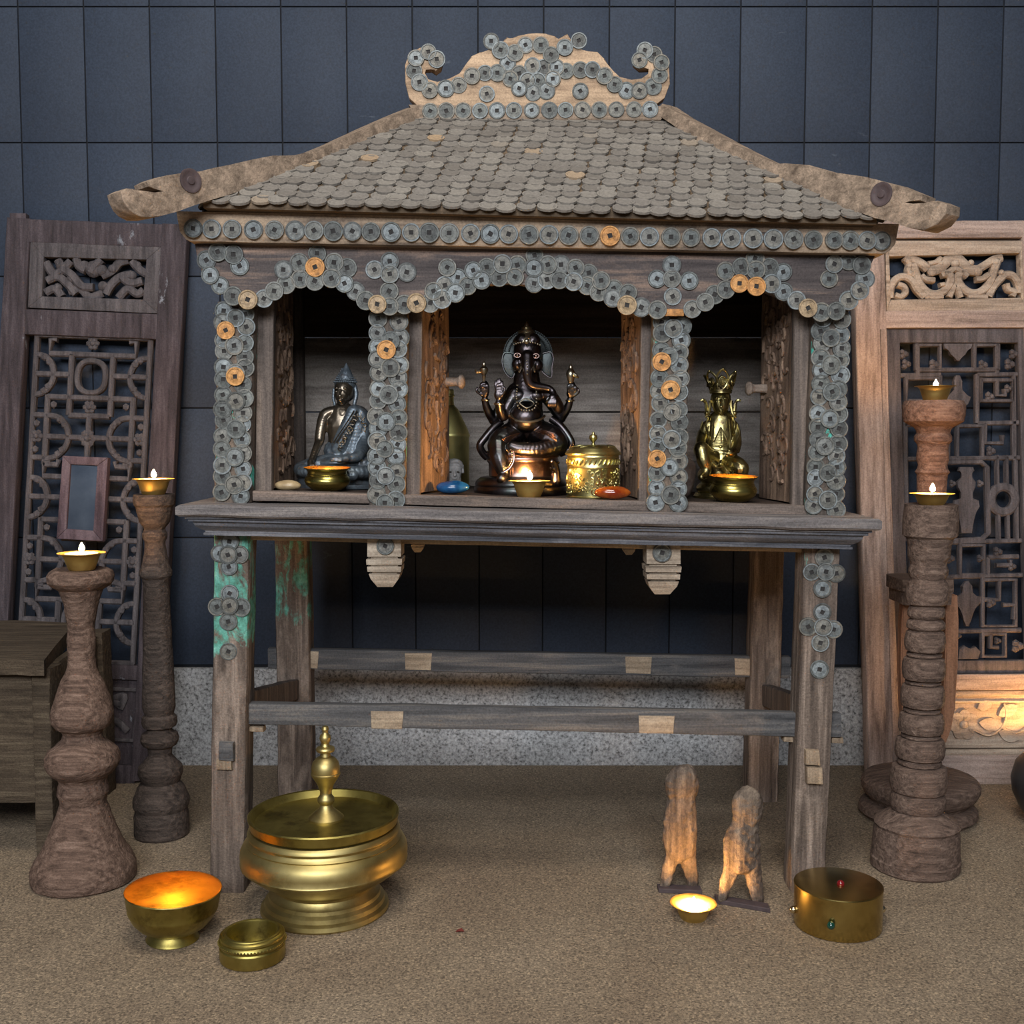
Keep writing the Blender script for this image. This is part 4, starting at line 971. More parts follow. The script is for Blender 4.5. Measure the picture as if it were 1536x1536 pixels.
# ------------------------------------------------------------------ leaning lattice panels
class Panel:
    """a panel leaning back against the wall; pixels are laid on its plane"""
    def __init__(s, y0, lean):
        s.p0 = Vector((0, y0, 0)); s.n = Vector((0, -1, lean)).normalized(); s.back = -s.n
    def pt(s, px, py, d=0.0): return onplane(px, py, s.p0, s.n) + s.n * d
    def poly(s, bm, pts, d0, d1, bev=0.0): prism(bm, [s.pt(x, y, d1) for x, y in pts], s.n * (d0 - d1), bev)
    def bar(s, bm, pts, w, d0, d1, k=0, close=False):
        """carved bar along pixel points; w in pixels; from depth d0 to d1 towards the viewer"""
        pts = [s.pt(x, y, d0) for x, y in pts]
        if k:
            if close: q = smooth_path([pts[-1]] + pts + pts[:2], k); pts = q[k:-k - 1] if len(q) > 3 * k else q; pts = pts[:len(pts) - 0]
            else: pts = smooth_path(pts, k)
        strip(bm, pts, w * ppx(pts[0]), d1 - d0, s.n, close)
    def timber(s, bm, a, b, w0, w1, d0, d1, n=10, amp=0.0008):
        """timber between two edges: a = (left px point, right px point) at one end, b at the other"""
        q = lambda e: [s.pt(*e[0], d1), s.pt(*e[1], d1), s.pt(*e[1], d0), s.pt(*e[0], d0)]
        beam(bm, q(a), q(b), n, bev=0.07, amp=amp)

# left: dark plum panel
L = Panel(2.212, 0.085)
lp_ = thing('lattice_panel', 'dark plum carved lattice panel leaning on the wall at left', 'panel', G(120, 1168))
sx = lambda y, x0, y0=330, k=-0.056: x0 + (y - y0) * k
def lt(y0): return lambda x, y: (x - 0.056 * (y - y0), y + 0.038 * x)
# stiles and rails: top, middle, lower, bottom
bm = BM(); L.timber(bm, ((sx(1160, 10), 1150), (sx(1160, 46), 1150)), ((10, 326), (46, 328)), 0, 0, -0.028, 0.0, 20); obj('stile', bm, 'plum_wood', lp_)
bm = BM(); L.timber(bm, ((sx(1172, 243), 1172), (sx(1172, 281), 1172)), ((243, 335), (281, 337)), 0, 0, -0.028, 0.0, 20); obj('stile', bm, 'plum_wood', lp_)
for ya, yb in ((327, 362), (462, 500), (990, 1012), (1140, 1172)):
    bm = BM(); x0, x1 = sx(ya, 44), sx(ya, 245); s0, s1 = 1.0, 9.0
    L.timber(bm, ((sx(ya, 40), ya + s0), (sx(yb, 40), yb + s0)), ((sx(ya, 248), ya + s1), (sx(yb, 248), yb + s1)), 0, 0, -0.026, -0.001, 12)
    obj('cross_rail', bm, 'plum_wood', lp_)
# small lug on the top left corner
bm = BM(); L.timber(bm, ((14, 319), (14, 328)), ((38, 319), (38, 329)), 0, 0, -0.02, -0.002, 2); obj('lug', bm, 'plum_wood', lp_)
# pierced panel at the top
bm = BM()
o = [(45, 361), (243, 368), (237, 470), (41, 461)]; i_ = [(65, 385), (219, 389), (214, 449), (62, 444)]
for k in range(4):
    j = (k + 1) % 4; L.poly(bm, [o[k], o[j], i_[j], i_[k]], -0.02, -0.002, 0.001)
pan = obj('pierced_panel', bm, 'lattice_wood', lp_, angle=30)
bm = BM(); rnd = random.Random(5)
for pts in (((66, 392), (78, 410), (92, 402), (104, 390)), ((68, 420), (84, 414), (98, 424), (112, 440)), ((66, 438), (80, 432), (90, 444)), ((92, 402), (106, 412), (120, 428), (138, 430)), ((112, 386), (116, 398), (126, 404)), ((150, 388), (140, 398), (134, 408)), ((150, 412), (166, 404), (176, 392), (190, 388)), ((156, 440), (164, 426), (178, 414), (196, 410)), ((176, 446), (190, 432), (204, 440), (214, 434)), ((196, 390), (206, 402), (218, 410)), ((180, 414), (194, 424), (212, 420)), ((100, 436), (118, 432), (132, 444), (152, 438)), ((84, 388), (90, 400))):
    L.bar(bm, pts, 12, -0.017, -0.004 + rnd.uniform(-0.003, 0.002), 4)
for x, y, r in ((138, 402, 13), (124, 398, 9), (150, 404, 9), (88, 398, 7), (166, 402, 7), (84, 430, 7), (196, 412, 7), (152, 428, 8), (204, 396, 6), (104, 416, 7)):
    p = L.pt(x, y, -0.010); k = ppx(p); ball(bm, p, (r * k, 0.007, r * k), 2)
obj('flower_carving', bm, 'lattice_wood', pan)
# main lattice
ol = lambda u, v: (49 + u - 0.056 * v, 501 + v + 0.036 * u)
bm = BM(); W = 8.6; D0, D1 = -0.020, -0.008
def lb(pts, k=0, w=W, dd=0.0): L.bar(bm, [ol(*p) for p in pts], w, D0, D1 + dd, k)
lb([(3, -2), (3, 490)], w=8); lb([(174, -2), (174, 490)], w=8); lb([(0, 1), (177, 1)], w=5); lb([(0, 489), (177, 489)], w=7)
def flower(u, v, r=10):
    p = L.pt(*ol(u, v), -0.011); k = ppx(p)
    for a in range(6): ball(bm, p + Vector((math.cos(a * 1.047) * r * k * 0.6, 0, math.sin(a * 1.047) * r * k * 0.6)), (r * k * 0.48, 0.005, r * k * 0.48), 1)
    ball(bm, p + L.n * 0.002, (r * k * 0.42, 0.005, r * k * 0.42), 2)
for v0 in (0, 185, 370):
    m = lambda *q: [(u, v0 + v) for u, v in q]
    full = v0 < 370
    lb(m((34, 6), (24, 6), (24, 27), (153, 27), (153, 6), (143, 6)))
    lb(m((57, 27), (57, 119))); lb(m((119, 27), (119, 119)))
    flower(88, v0 + 10)
    ov = [(88 + math.cos(t) * (22 - 0.8 * math.cos(4 * t)), v0 + 60 + math.sin(t) * (25 - 0.8 * math.cos(4 * t))) for t in (2 * math.pi * k / 28 for k in range(28))]
    L.bar(bm, [ol(*q) for q in ov], 8.5, D0, D1 + 0.001, 0, True)
    lb(m((4, 58), (57, 58))); lb(m((119, 58), (174, 58)))
    for s in (0, 1):
        f = lambda u: 177 - u if s else u
        lb([(f(4), v0 + 29), (f(18), v0 + 32), (f(27), v0 + 43), (f(31), v0 + 58), (f(28), v0 + 72), (f(18), v0 + 85), (f(4), v0 + 90)], 4)
        for u, v in ((16, 33), (18, 84), (24, 40), (24, 77)): 
            p = L.pt(*ol(f(u), v0 + v), -0.011); kk = ppx(p); ball(bm, p, (6 * kk, 0.006, 6 * kk), 1)
    if not full: continue
    lb(m((24, 92), (153, 92))); lb(m((24, 89), (24, 194))); lb(m((153, 89), (153, 194))); lb(m((57, 119), (119, 119)))
    flower(88, v0 + 106); lb(m((88, 119), (88, 190))); lb(m((26, 152), (151, 152))); flower(88, v0 + 153, 13)
    lb(m((4, 120), (26, 120))); lb(m((151, 120), (174, 120))); lb(m((4, 184), (26, 184))); lb(m((151, 184), (174, 184)))
    for s in (0, 1):
        f = lambda u: 177 - u if s else u
        lb([(f(26), v0 + 120), (f(42), v0 + 123), (f(54), v0 + 136), (f(58), v0 + 152), (f(54), v0 + 168), (f(42), v0 + 181), (f(26), v0 + 186)], 4)
        for u, v in ((44, 126), (44, 178), (52, 134), (50, 172), (34, 104), (10, 133), (10, 172)):
            p = L.pt(*ol(f(u), v0 + v), -0.011); kk = ppx(p); ball(bm, p, (5.5 * kk, 0.006, 6 * kk), 1)
        flower(f(11), v0 + 152, 10); lb([(f(24), v0 + 194), (f(44), v0 + 194), (f(46), v0 + 186)])
obj('lattice', bm, 'lattice_wood', lp_, angle=35)
# carved board at the foot
bm = BM(); L.poly(bm, [(sx(1010, 44), 1011), (sx(1010, 246), 1019), (sx(1142, 246), 1149), (sx(1142, 44), 1141)], -0.02, -0.010, 0.001)
ft = obj('foot_board', bm, 'plum_wood', lp_)
bm = BM()
for pts in (((40, 1030), (205, 1036), (198, 1112), (36, 1106)),): L.bar(bm, [*pts, pts[0]], 6, -0.011, -0.005)
for pts in (((60, 1060), (80, 1045), (100, 1060), (120, 1085), (145, 1070), (160, 1050), (180, 1060)), ((50, 1095), (75, 1080), (95, 1098)), ((150, 1098), (170, 1082), (190, 1098)), ((165, 1050), (185, 1045), (178, 1064))): L.bar(bm, pts, 10, -0.012, -0.004, 5)
obj('relief', bm, 'lattice_wood', ft)
# framed mirror leaning on it
mr = thing('small_mirror', 'small upright mirror in a plum wood frame, on the left lattice panel', 'mirror', L.pt(125, 750, 0.012))
MO = [(97, 684), (165, 687), (157, 812), (88, 808)]; MI = [(109, 697), (149, 699), (143, 796), (103, 793)]
bm = BM()
for k in range(4): j = (k + 1) % 4; L.poly(bm, [MO[k], MO[j], MI[j], MI[k]], -0.004, 0.012, 0.0015)
obj('mirror_frame', bm, 'mirror_wood', mr, angle=30)
bm = BM(); L.poly(bm, MI, -0.002, 0.006); obj('mirror_glass', bm, 'mirror_glass', mr, smooth=False)

# right: pale panel with a grey lattice
R = Panel(2.208, 0.085)
rp_ = thing('lattice_panel', 'pale pinkish wood panel with carved scrollwork and grey lattice, leaning at right', 'panel', G(1420, 1178))
rx = lambda y, x0, y0=470, k=0.030: x0 + (y - y0) * k
for xa, xb in ((1283, 1330), (1537, 1584)):
    bm = BM(); L2 = R
    R.timber(bm, ((rx(1180, xa), 1180), (rx(1180, xb), 1180)), ((rx(326, xa), 331), (rx(326, xb), 330)), 0, 0, -0.034, 0.0, 22, 0.001)
    st = obj('stile', bm, 'pink_wood', rp_)
    bm = BM(); dx = 36 if xa < 1400 else 10
    R.timber(bm, ((rx(1140, xa + dx), 1140), (rx(1140, xa + dx + 6), 1140)), ((rx(494, xa + dx), 494), (rx(494, xa + dx + 6), 494)), 0, 0, -0.002, 0.0035, 10, 0.0004)
    obj('bead', bm, 'pink_wood', st)
for ya, yb in ((331, 357), (466, 492), (1012, 1036), (1134, 1178)):
    bm = BM(); R.timber(bm, ((rx(ya, 1328), ya), (rx(yb, 1328), yb)), ((rx(ya, 1540), ya - 1), (rx(yb, 1540), yb - 1)), 0, 0, -0.03, -0.001, 12)
    obj('cross_rail', bm, 'pink_wood_rail', rp_)
# scrollwork panel
bm = BM()
o = [(1329, 360), (1540, 360), (1542, 466), (1331, 467)]; i_ = [(1335, 384), (1531, 379), (1533, 446), (1337, 449)]
for k in range(4): j = (k + 1) % 4; R.poly(bm, [o[k], o[j], i_[j], i_[k]], -0.022, -0.003, 0.0015)
pan = obj('pierced_panel', bm, 'cream_carving', rp_, angle=30)
bm = BM(); c6 = lambda x, y: (1256 + x / 4.043, 320 + y / 4.043)
def sb(pts, w=11, d=-0.004): R.bar(bm, [c6(*p) for p in pts], w, -0.019, d, 5)
sb([(330, 510), (335, 440), (370, 390), (420, 378), (465, 405), (495, 455), (540, 500)], 11)
sb([(375, 425), (415, 440), (425, 475), (395, 500), (360, 490)], 9)
sb([(470, 300), (490, 370), (515, 430), (560, 475), (615, 485), (670, 455), (700, 405), (690, 365), (655, 360)], 12)
sb([(520, 370), (550, 395), (600, 400)], 9); sb([(630, 430), (660, 425)], 7)
sb([(985, 270), (960, 350), (935, 420), (890, 465), (835, 480), (780, 455), (745, 405), (755, 360), (795, 355)], 12)
sb([(930, 365), (895, 390), (850, 395)], 9)
sb([(420, 260), (445, 300), (440, 345), (470, 372)], 9); sb([(415, 258), (470, 275), (520, 300), (560, 330)], 13)
sb([(560, 345), (620, 330), (660, 300), (690, 268), (740, 268), (775, 300), (820, 335), (880, 340)], 15)
sb([(640, 370), (690, 350), (724, 330), (765, 350), (800, 378)], 10)
sb([(870, 330), (920, 300), (960, 275), (1010, 262)], 12); sb([(640, 262), (610, 290), (560, 300)], 8)
sb([(1115, 480), (1110, 420), (1080, 375), (1035, 365), (1000, 395), (960, 440), (930, 500)], 11)
sb([(1040, 420), (1050, 455), (1085, 470), (1075, 500)], 9)
sb([(690, 505), (720, 440), (735, 440), (760, 505)], 9); sb([(540, 500), (590, 505), (650, 500)], 8); sb([(800, 500), (850, 500), (920, 502)], 8)
for x, y, r in ((585, 345, 8), (860, 345, 8), (635, 300, 5), (820, 295, 5), (555, 500, 5), (1005, 355, 5), (450, 360, 5), (725, 300, 7), (970, 290, 7), (440, 280, 6)):
    p = R.pt(*c6(x, y), -0.008); k = ppx(p); ball(bm, p, (r * k, 0.006, r * k), 2)
obj('scrollwork', bm, 'cream_carving', pan, angle=40)
# grey lattice with its own dark frame
bm = BM(); fx = lambda x, y: (x + 0.030 * (y - 493), y)
for q in ([(1330, 493), (1351, 493), (1351, 1011), (1330, 1011)], [(1529, 492), (1542, 492), (1542, 1010), (1529, 1010)], [(1350, 493), (1530, 492), (1530, 513), (1350, 513)], [(1350, 992), (1530, 991), (1530, 1010), (1350, 1011)]):
    R.poly(bm, [fx(*p) for p in q], -0.026, -0.007, 0.0008)
gl = obj('lattice_frame', bm, 'grey_lattice', rp_, angle=30)
bm = BM(); c7 = lambda x, y: (1256 + x / 3.49, 560 + y / 3.49)
def gb(pts, k=0, w=7, dd=0.0): R.bar(bm, pts, w, -0.021, -0.010 + dd, k)
def rect(x0, y0, x1, y1, w=7): gb([(x0, y0), (x1, y0), (x1, y1), (x0, y1), (x0, y0 - w / 2)], 0, w)
# fretwork, top to bottom
rect(1378, 516, 1414, 552); rect(1466, 516, 1502, 552); gb([(1378, 554), (1502, 553)]); gb([(1354, 562), (1415, 561)]); gb([(1470, 561), (1530, 560)])
gb([(1380, 514), (1380, 560)]); gb([(1500, 514), (1500, 560)]); rect(1363, 566, 1414, 600); gb([(1414, 562), (1414, 636)]); gb([(1470, 560), (1470, 634)])
rect(1476, 569, 1524, 600); gb([(1500, 570), (1500, 592), (1512, 592), (1512, 582)]); gb([(1470, 634), (1532, 633)]); gb([(1525, 562), (1526, 690)])
gb([(1482, 634), (1482, 664), (1508, 664), (1508, 652)]); rect(1440, 638, 1478, 686); gb([(1360, 636), (1440, 636)]); gb([(1362, 600), (1362, 690)]); gb([(1360, 688), (1534, 686)]); gb([(1426, 640), (1426, 686)])
# vase frame and double bars with rings
gb([(1416, 693), (1476, 692), (1485, 700), (1487, 800), (1478, 809), (1416, 810), (1416, 693)], 0, 8); gb([(1362, 690), (1364, 812)]); gb([(1370, 812), (1370, 866)])
gb([(1500, 682), (1501, 735)], 0, 6); gb([(1514, 682), (1515, 735)], 0, 6); gb([(1502, 765), (1503, 812)], 0, 6); gb([(1516, 765), (1517, 812)], 0, 6)
ringp = [(1509 + math.cos(t) * 18, 749 + math.sin(t) * 19) for t in (2 * math.pi * k / 24 for k in range(24))]; R.bar(bm, ringp, 13, -0.021, -0.008, 0, True)
gb([(1528, 690), (1530, 812)]); gb([(1418, 814), (1536, 811)]); rect(1444, 818, 1480, 862); gb([(1486, 836), (1532, 835)]); gb([(1486, 836), (1486, 862)]); gb([(1498, 848), (1520, 848), (1520, 840)]); gb([(1418, 866), (1538, 863)])
gb([(1430, 866), (1432, 945)]); rect(1478, 870, 1528, 940); gb([(1503, 872), (1503, 900), (1480, 900)]); gb([(1508, 908), (1526, 908), (1526, 930)]); gb([(1378, 866), (1380, 990)]); gb([(1430, 948), (1536, 946)]); rect(1478, 952, 1512, 986); gb([(1378, 905), (1430, 905)]); gb([(1436, 948), (1437, 992)]); gb([(1490, 950), (1490, 972), (1502, 972)])
def blob(pts, d0=-0.019, d1=-0.009): R.poly(bm, pts, d0, d1, 0.0015)
def mirror_blob(cx, half): blob([(cx - x, y) for x, y in half] + [(cx + x, y) for x, y in half[::-1]])
mirror_blob(1440, [(22, 514), (20, 522), (13, 524), (12, 531), (5, 534), (3, 540)])
mirror_blob(1440, [(3, 562), (7, 572), (5, 584), (12, 592), (20, 594), (15, 606), (8, 610), (9, 622), (3, 630)])
mirror_blob(1453, [(10, 700), (12, 706), (7, 709), (7, 716), (14, 722), (13, 732), (8, 738), (8, 748), (18, 750), (20, 760), (13, 768), (12, 780), (8, 790), (9, 800)])
mirror_blob(1454, [(2, 872), (8, 880), (7, 890), (14, 896), (22, 894), (20, 906), (11, 912), (9, 922), (4, 932), (3, 940)])
blob([(1440, 990), (1442, 974), (1450, 969), (1458, 975), (1466, 970), (1474, 978), (1470, 990)])
for x, y, r in ((1404, 546, 9), (1478, 546, 8), (1358, 530, 8), (1362, 545, 8), (1524, 530, 8), (1518, 545, 9), (1488, 594, 8), (1516, 582, 7), (1490, 676, 8), (1420, 660, 8), (1500, 828, 8), (1428, 838, 8), (1474, 838, 6), (1522, 850, 7), (1490, 905, 8), (1530, 970, 10), (1500, 962, 6), (1474, 725, 6), (1432, 725, 6), (1440, 955, 6)):
    p = R.pt(x, y, -0.013); k = ppx(p)
    for a in range(3): ball(bm, p + Vector((math.cos(a * 2.1) * r * k * 0.45, 0, math.sin(a * 2.1) * r * k * 0.45)), (r * k * 0.62, 0.006, r * k * 0.62), 1)
obj('lattice', bm, 'grey_lattice', gl, angle=35)
# carved board at the foot
bm = BM(); R.poly(bm, [(1344, 1034), (1556, 1033), (1560, 1136), (1348, 1138)], -0.022, -0.012, 0.001); ft = obj('foot_board', bm, 'cream_carving', rp_)
bm = BM()
R.bar(bm, [(1346, 1042), (1556, 1041)], 9, -0.013, -0.004); R.bar(bm, [(1348, 1130), (1558, 1129)], 9, -0.013, -0.004); R.bar(bm, [(1346, 1054), (1556, 1053)], 4, -0.013, -0.006); R.bar(bm, [(1348, 1122), (1558, 1121)], 4, -0.013, -0.006)
def petal(cx, cy, a, l, w):
    ca, sa = math.cos(a), math.sin(a); pts = []
    for t in range(14):
        u = t / 13; ww = math.sin(u * math.pi) ** 0.8 * w
        pts.append((u * l, ww))
    full = pts + [(x, -y) for x, y in pts[-2:0:-1]]
    R.poly(bm, [(cx + x * ca - y * sa, cy + x * sa + y * ca) for x, y in full], -0.013, -0.007, 0.0014)
for cx, cy in ((1448, 1088), (1388, 1085)):
    for k in range(7): petal(cx, cy, k * 0.9 + 0.3, 24, 10)
    p = R.pt(cx, cy, -0.008); ball(bm, p, (0.009, 0.005, 0.009), 2)
petal(1470, 1085, 0.15, 40, 10); petal(1500, 1075, -0.5, 34, 9); petal(1500, 1098, 0.4, 34, 9); petal(1468, 1064, -0.4, 26, 8); petal(1420, 1105, 2.8, 28, 8)
R.bar(bm, [(1462, 1095), (1485, 1104), (1505, 1092), (1512, 1070), (1508, 1056)], 4, -0.013, -0.006, 5); R.bar(bm, [(1505, 1092), (1530, 1100), (1550, 1085)], 4, -0.013, -0.006, 5)
obj('flower_relief', bm, 'cream_carving', ft, angle=40)
# ------------------------------------------------------------------ things in the niches
def clay_obj(name, cl, voxel, mat, par, sm=2, angle=70, **kw):
    return obj(name, cl.done(voxel, sm), mat, par, angle=angle, **kw)
def bead_row(bm, Y, pts, r, k=6, dy=0.0, step=1.0):
    q = smooth_path([Vector((a, b, c)) for a, b, c in pts], k); d = 0; last = q[0]
    for p in q:
        if (p - last).length < r * 1.7 * step and p is not q[0]: continue
        c = P(p.x, p.y, Y + p.z + dy); kk = ppx(c); ball(bm, c, r * kk, 1); last = p
def foot(px, Y): x = P(px, 740, Y).x; return Vector((x, Y, zfloor(x)))

# --- elephant-headed statue ---
YG = 1.822
gs = thing('elephant_headed_statue', 'black bronze elephant-headed seated statue with four arms, in the middle niche', 'statue', foot(784, YG))
cl = Clay(YG); b, l = cl.b, cl.limb
# trunk of the body, belly, head
cl.limb([(790, 560, 0.008, 19), (790, 585, 0.004, 23), (789, 610, 0.0, 26), (789, 635, 0.0, 29)], 4, 0.8)
b(789, 626, -0.018, 25, 23, 22); b(778, 594, -0.007, 14, 12, 12); b(804, 594, -0.007, 14, 12, 12)
b(791, 526, -0.006, 21, 24, 22); b(784, 511, -0.012, 12, 12, 13); b(799, 511, -0.012, 12, 12, 13); b(791, 540, -0.020, 12, 12, 12)
b(776, 546, -0.014, 9, 11, 12); b(806, 548, -0.014, 9, 11, 12)
l([(791, 536, -0.032, 10.5), (791, 552, -0.039, 8.8), (791, 565, -0.039, 7.2), (796, 576, -0.037, 6.6), (809, 580, -0.034, 6.0), (822, 582, -0.032, 5.2), (829, 587, -0.032, 4.8), (830, 592, -0.034, 5.2)], 6)
# thighs and folded legs on the seat
l([(778, 646, 0.0, 20), (756, 660, -0.022, 21), (748, 668, -0.03, 18)], 5, 0.9); l([(802, 646, 0.0, 20), (826, 660, -0.022, 23), (834, 666, -0.026, 19)], 5, 0.9)
l([(834, 668, -0.03, 15), (810, 674, -0.045, 12), (782, 674, -0.05, 11), (768, 670, -0.05, 9)], 5)
l([(748, 668, -0.035, 16), (749, 685, -0.045, 15), (753, 700, -0.05, 12), (757, 712, -0.052, 9), (752, 718, -0.06, 8)], 5)
# arms: the rear pair raised, the front pair bent before the chest
l([(772, 585, 0.004, 11), (755, 608, 0.012, 10), (741, 630, 0.010, 8.5)], 5); l([(741, 630, 0.010, 8), (734, 620, 0.004, 7.2), (729, 608, 0.0, 6), (727.5, 599, -0.002, 5.2)], 5)
l([(812, 585, 0.004, 11), (828, 606, 0.012, 10), (841, 627, 0.010, 8.5)], 5); l([(841, 627, 0.010, 8), (848, 617, 0.004, 7.2), (853, 608, 0.0, 6), (855, 600, -0.002, 5.2)], 5)
l([(773, 590, -0.006, 11), (762, 608, -0.01, 10), (755, 624, -0.016, 8.5), (750, 616, -0.026, 7.2), (748, 605, -0.034, 6)], 5)
l([(812, 588, -0.004, 11), (828, 596, -0.012, 10), (838, 612, -0.016, 9), (836, 604, -0.026, 7.5), (832, 596, -0.034, 6.5)], 5)
# hands: palms, fingers, thumbs
b(727, 590, -0.004, 7, 8, 6); 
for i, (x, y) in enumerate(((721, 578), (724, 576), (728, 576), (732, 579))): l([(723 + i * 3, 588, -0.008, 2.6), (x, y, -0.011, 2.3), (725 + i * 1.5, 573, -0.006, 2.0)], 3)
l([(722, 592, -0.008, 2.6), (715, 587, -0.010, 2.2), (716, 582, -0.010, 1.9)], 3)
b(857, 590, -0.004, 8, 8, 6)
for i, (x, y) in enumerate(((852, 579), (856, 577), (860, 578), (864, 582))): l([(853 + i * 3, 589, -0.008, 2.6), (x, y, -0.011, 2.3), (857 + i * 1, 574, -0.006, 2.0)], 3)
l([(862, 593, -0.008, 2.6), (868, 588, -0.010, 2.2), (867, 583, -0.010, 1.9)], 3)
b(748, 592, -0.036, 7.5, 9, 4.5)
for x, y, L_ in ((743, 572, 0), (746.5, 569, 0), (750, 568, 0), (753.5, 572, 0)): l([(745 + (x - 743) * 0.8, 586, -0.037, 2.5), (x, y + 6, -0.038, 2.2), (x, y, -0.037, 1.7)], 3)
l([(753, 592, -0.038, 2.6), (757, 586, -0.039, 2.2), (757, 581, -0.039, 1.8)], 3)
b(829, 597, -0.037, 7.5, 7, 5)
for i in range(4): l([(823 + i * 3.6, 600, -0.040, 2.4), (822.5 + i * 3.7, 606, -0.041, 2.1), (823 + i * 3.5, 610, -0.038, 1.8)], 3)
l([(823, 596, -0.041, 2.5), (820, 600, -0.042, 2.0)], 3)
clay_obj('body', cl, 0.00125, 'black_bronze', gs, 2)
# ears
for s, pts in ((-1, [(769, 530), (757, 529), (753, 540), (755, 552), (760, 562), (768, 567), (772, 560)]), (1, [(814, 530), (826, 528), (830, 538), (828, 550), (827, 566), (818, 562), (812, 556)])):
    bm = BM(); prism(bm, [P(x, y, YG - 0.004) for x, y in pts], (0, 0.006, 0), 0.002, 3); obj('ear', bm, 'dull_bronze', gs, angle=60)
    bm = BM(); tube(bm, smooth_path([P(x, y, YG - 0.006) for x, y in pts], 4), 0.0011, 6); obj('ear_rim', bm, 'black_bronze', gs)
# halo behind the head with beads, crown and its finial
bm = BM(); arc = [(792 + math.cos(t) * 37 * 1.0, 532 - math.sin(t) * 38) for t in (math.pi * (k / 24 * 1.16 - 0.08) for k in range(25))]
prism(bm, [P(x, y, YG + 0.016) for x, y in arc], (0, 0.005, 0), 0.001)
for rr in (35.5, 29): bead_row(bm, YG + 0.014, [(792 + math.cos(t) * rr, 532 - math.sin(t) * (rr + 1), 0) for t in (math.pi * (k / 18) for k in range(19))], 1.5, 4)
obj('halo', bm, 'dull_bronze', gs, angle=50)
bm = BM(); cz = [(514, 21), (510, 20.5), (506, 18), (502, 14), (499, 12.5), (498, 13.5), (496, 12.5), (495, 9), (493, 7.5), (492, 8.5), (490.5, 7.5), (489.5, 4), (487, 3.2), (485, 2), (482, 0.5)]
pr = []
for py, r in cz: c = P(790, py, YG - 0.004); pr.append((r * ppx(c), c.z))
x = P(790, 500, YG - 0.004); lathe(bm, pr, (x.x, YG - 0.004, 0), segs=28)
bead_row(bm, YG, [(771, 517, -0.024), (779, 514, -0.038), (790, 513, -0.044), (801, 514, -0.038), (811, 518, -0.024)], 1.7)
p = P(790, 512, YG - 0.045); ball(bm, p, (0.0046, 0.003, 0.0046), 2)
obj('crown', bm, 'worn_bronze', gs)
bm = BM()
for x, y in ((776, 533), (804, 534)):
    p = P(x, y, YG - 0.0285); ball(bm, p, 0.0034, 2); tube(bm, [p + Vector((math.cos(t) * 0.0048, -0.0006, math.sin(t) * 0.0034)) for t in (2 * math.pi * k / 12 for k in range(13))], 0.0008, 5)
obj('eyes', bm, 'brown_bronze', gs)
bm = BM()
for x0, x1 in ((783, 780), (799, 801)): tube(bm, [P(x0, 549, YG - 0.034), P(x1, 553, YG - 0.042), P(x1 - (1 if x0 < 790 else -1), 558, YG - 0.046)], [0.0035, 0.0028, 0.0014], 8)
bead_row(bm, YG, [(790, 541, -0.045), (791, 552, -0.050), (791, 562, -0.048)], 1.5, 6, 0, 1.6)
obj('tusks', bm, 'worn_bronze', gs, label='pale worn tusks')
# objects held in the raised hands
def turned(name, cx, Y, prof, mat, par, extra=None, lab=None):
    bm = BM(); pr = []
    for py, r in prof: c = P(cx, py, Y); pr.append((r * ppx(c), c.z))
    lathe(bm, pr, (P(cx, prof[0][0], Y).x, Y, 0), segs=20)
    if extra: extra(bm)
    return obj(name, bm, mat, par, angle=40)
turned('axe_head', 726, YG - 0.008, [(580, 2.2), (568, 2.0), (565, 3.5), (563, 2.5), (560, 5), (556, 6.5), (553, 6.5), (551, 4.5), (549, 2.5), (547, 3), (544, 2.4), (541, 0.4)], 'worn_bronze', gs,
       lambda bm: tube(bm, [P(722, 557, YG - 0.008), P(715, 558, YG - 0.008), P(713, 554, YG - 0.008)], [0.003, 0.0035, 0.0014], 8))
turned('conch', 856, YG - 0.008, [(579, 2.5), (574, 4), (566, 6.5), (560, 7), (556, 5.5), (553, 3), (551, 3.3), (548, 2.4), (545, 0.4)], 'worn_bronze', gs,
       lambda bm: tube(bm, [P(858, 561, YG - 0.010), P(864, 564, YG - 0.012), P(868, 567, YG - 0.010)], [0.0045, 0.0035, 0.001], 8))
# necklaces and belly band
bm = BM()
bead_row(bm, YG, [(776, 578, -0.026), (775, 598, -0.036), (779, 612, -0.042), (790, 616, -0.044), (802, 612, -0.042), (805, 598, -0.036), (804, 580, -0.026)], 1.8)
tube(bm, smooth_path([P(x, y, YG + d) for x, y, d in ((766, 620, -0.026), (772, 629, -0.036), (790, 633, -0.041), (808, 630, -0.038), (817, 624, -0.024))], 5), 0.0021, 8)
tube(bm, smooth_path([P(x, y, YG + d) for x, y, d in ((779, 604, -0.037), (789, 598, -0.036), (801, 605, -0.037), (790, 612, -0.043), (779, 605, -0.038))], 4), 0.0011, 6)
obj('necklace', bm, 'worn_bronze', gs)
bm = BM()
for x, y, d, r in ((728, 600, -0.002, 6.2), (855, 601, -0.002, 6.2), (748, 606, -0.034, 6.8)):
    c = P(x, y, YG + d); k = ppx(c); lathe(bm, [(r * k, -0.0016), (r * k * 1.12, 0), (r * k, 0.0016)], c, segs=20)
obj('bracelets', bm, 'worn_bronze', gs)
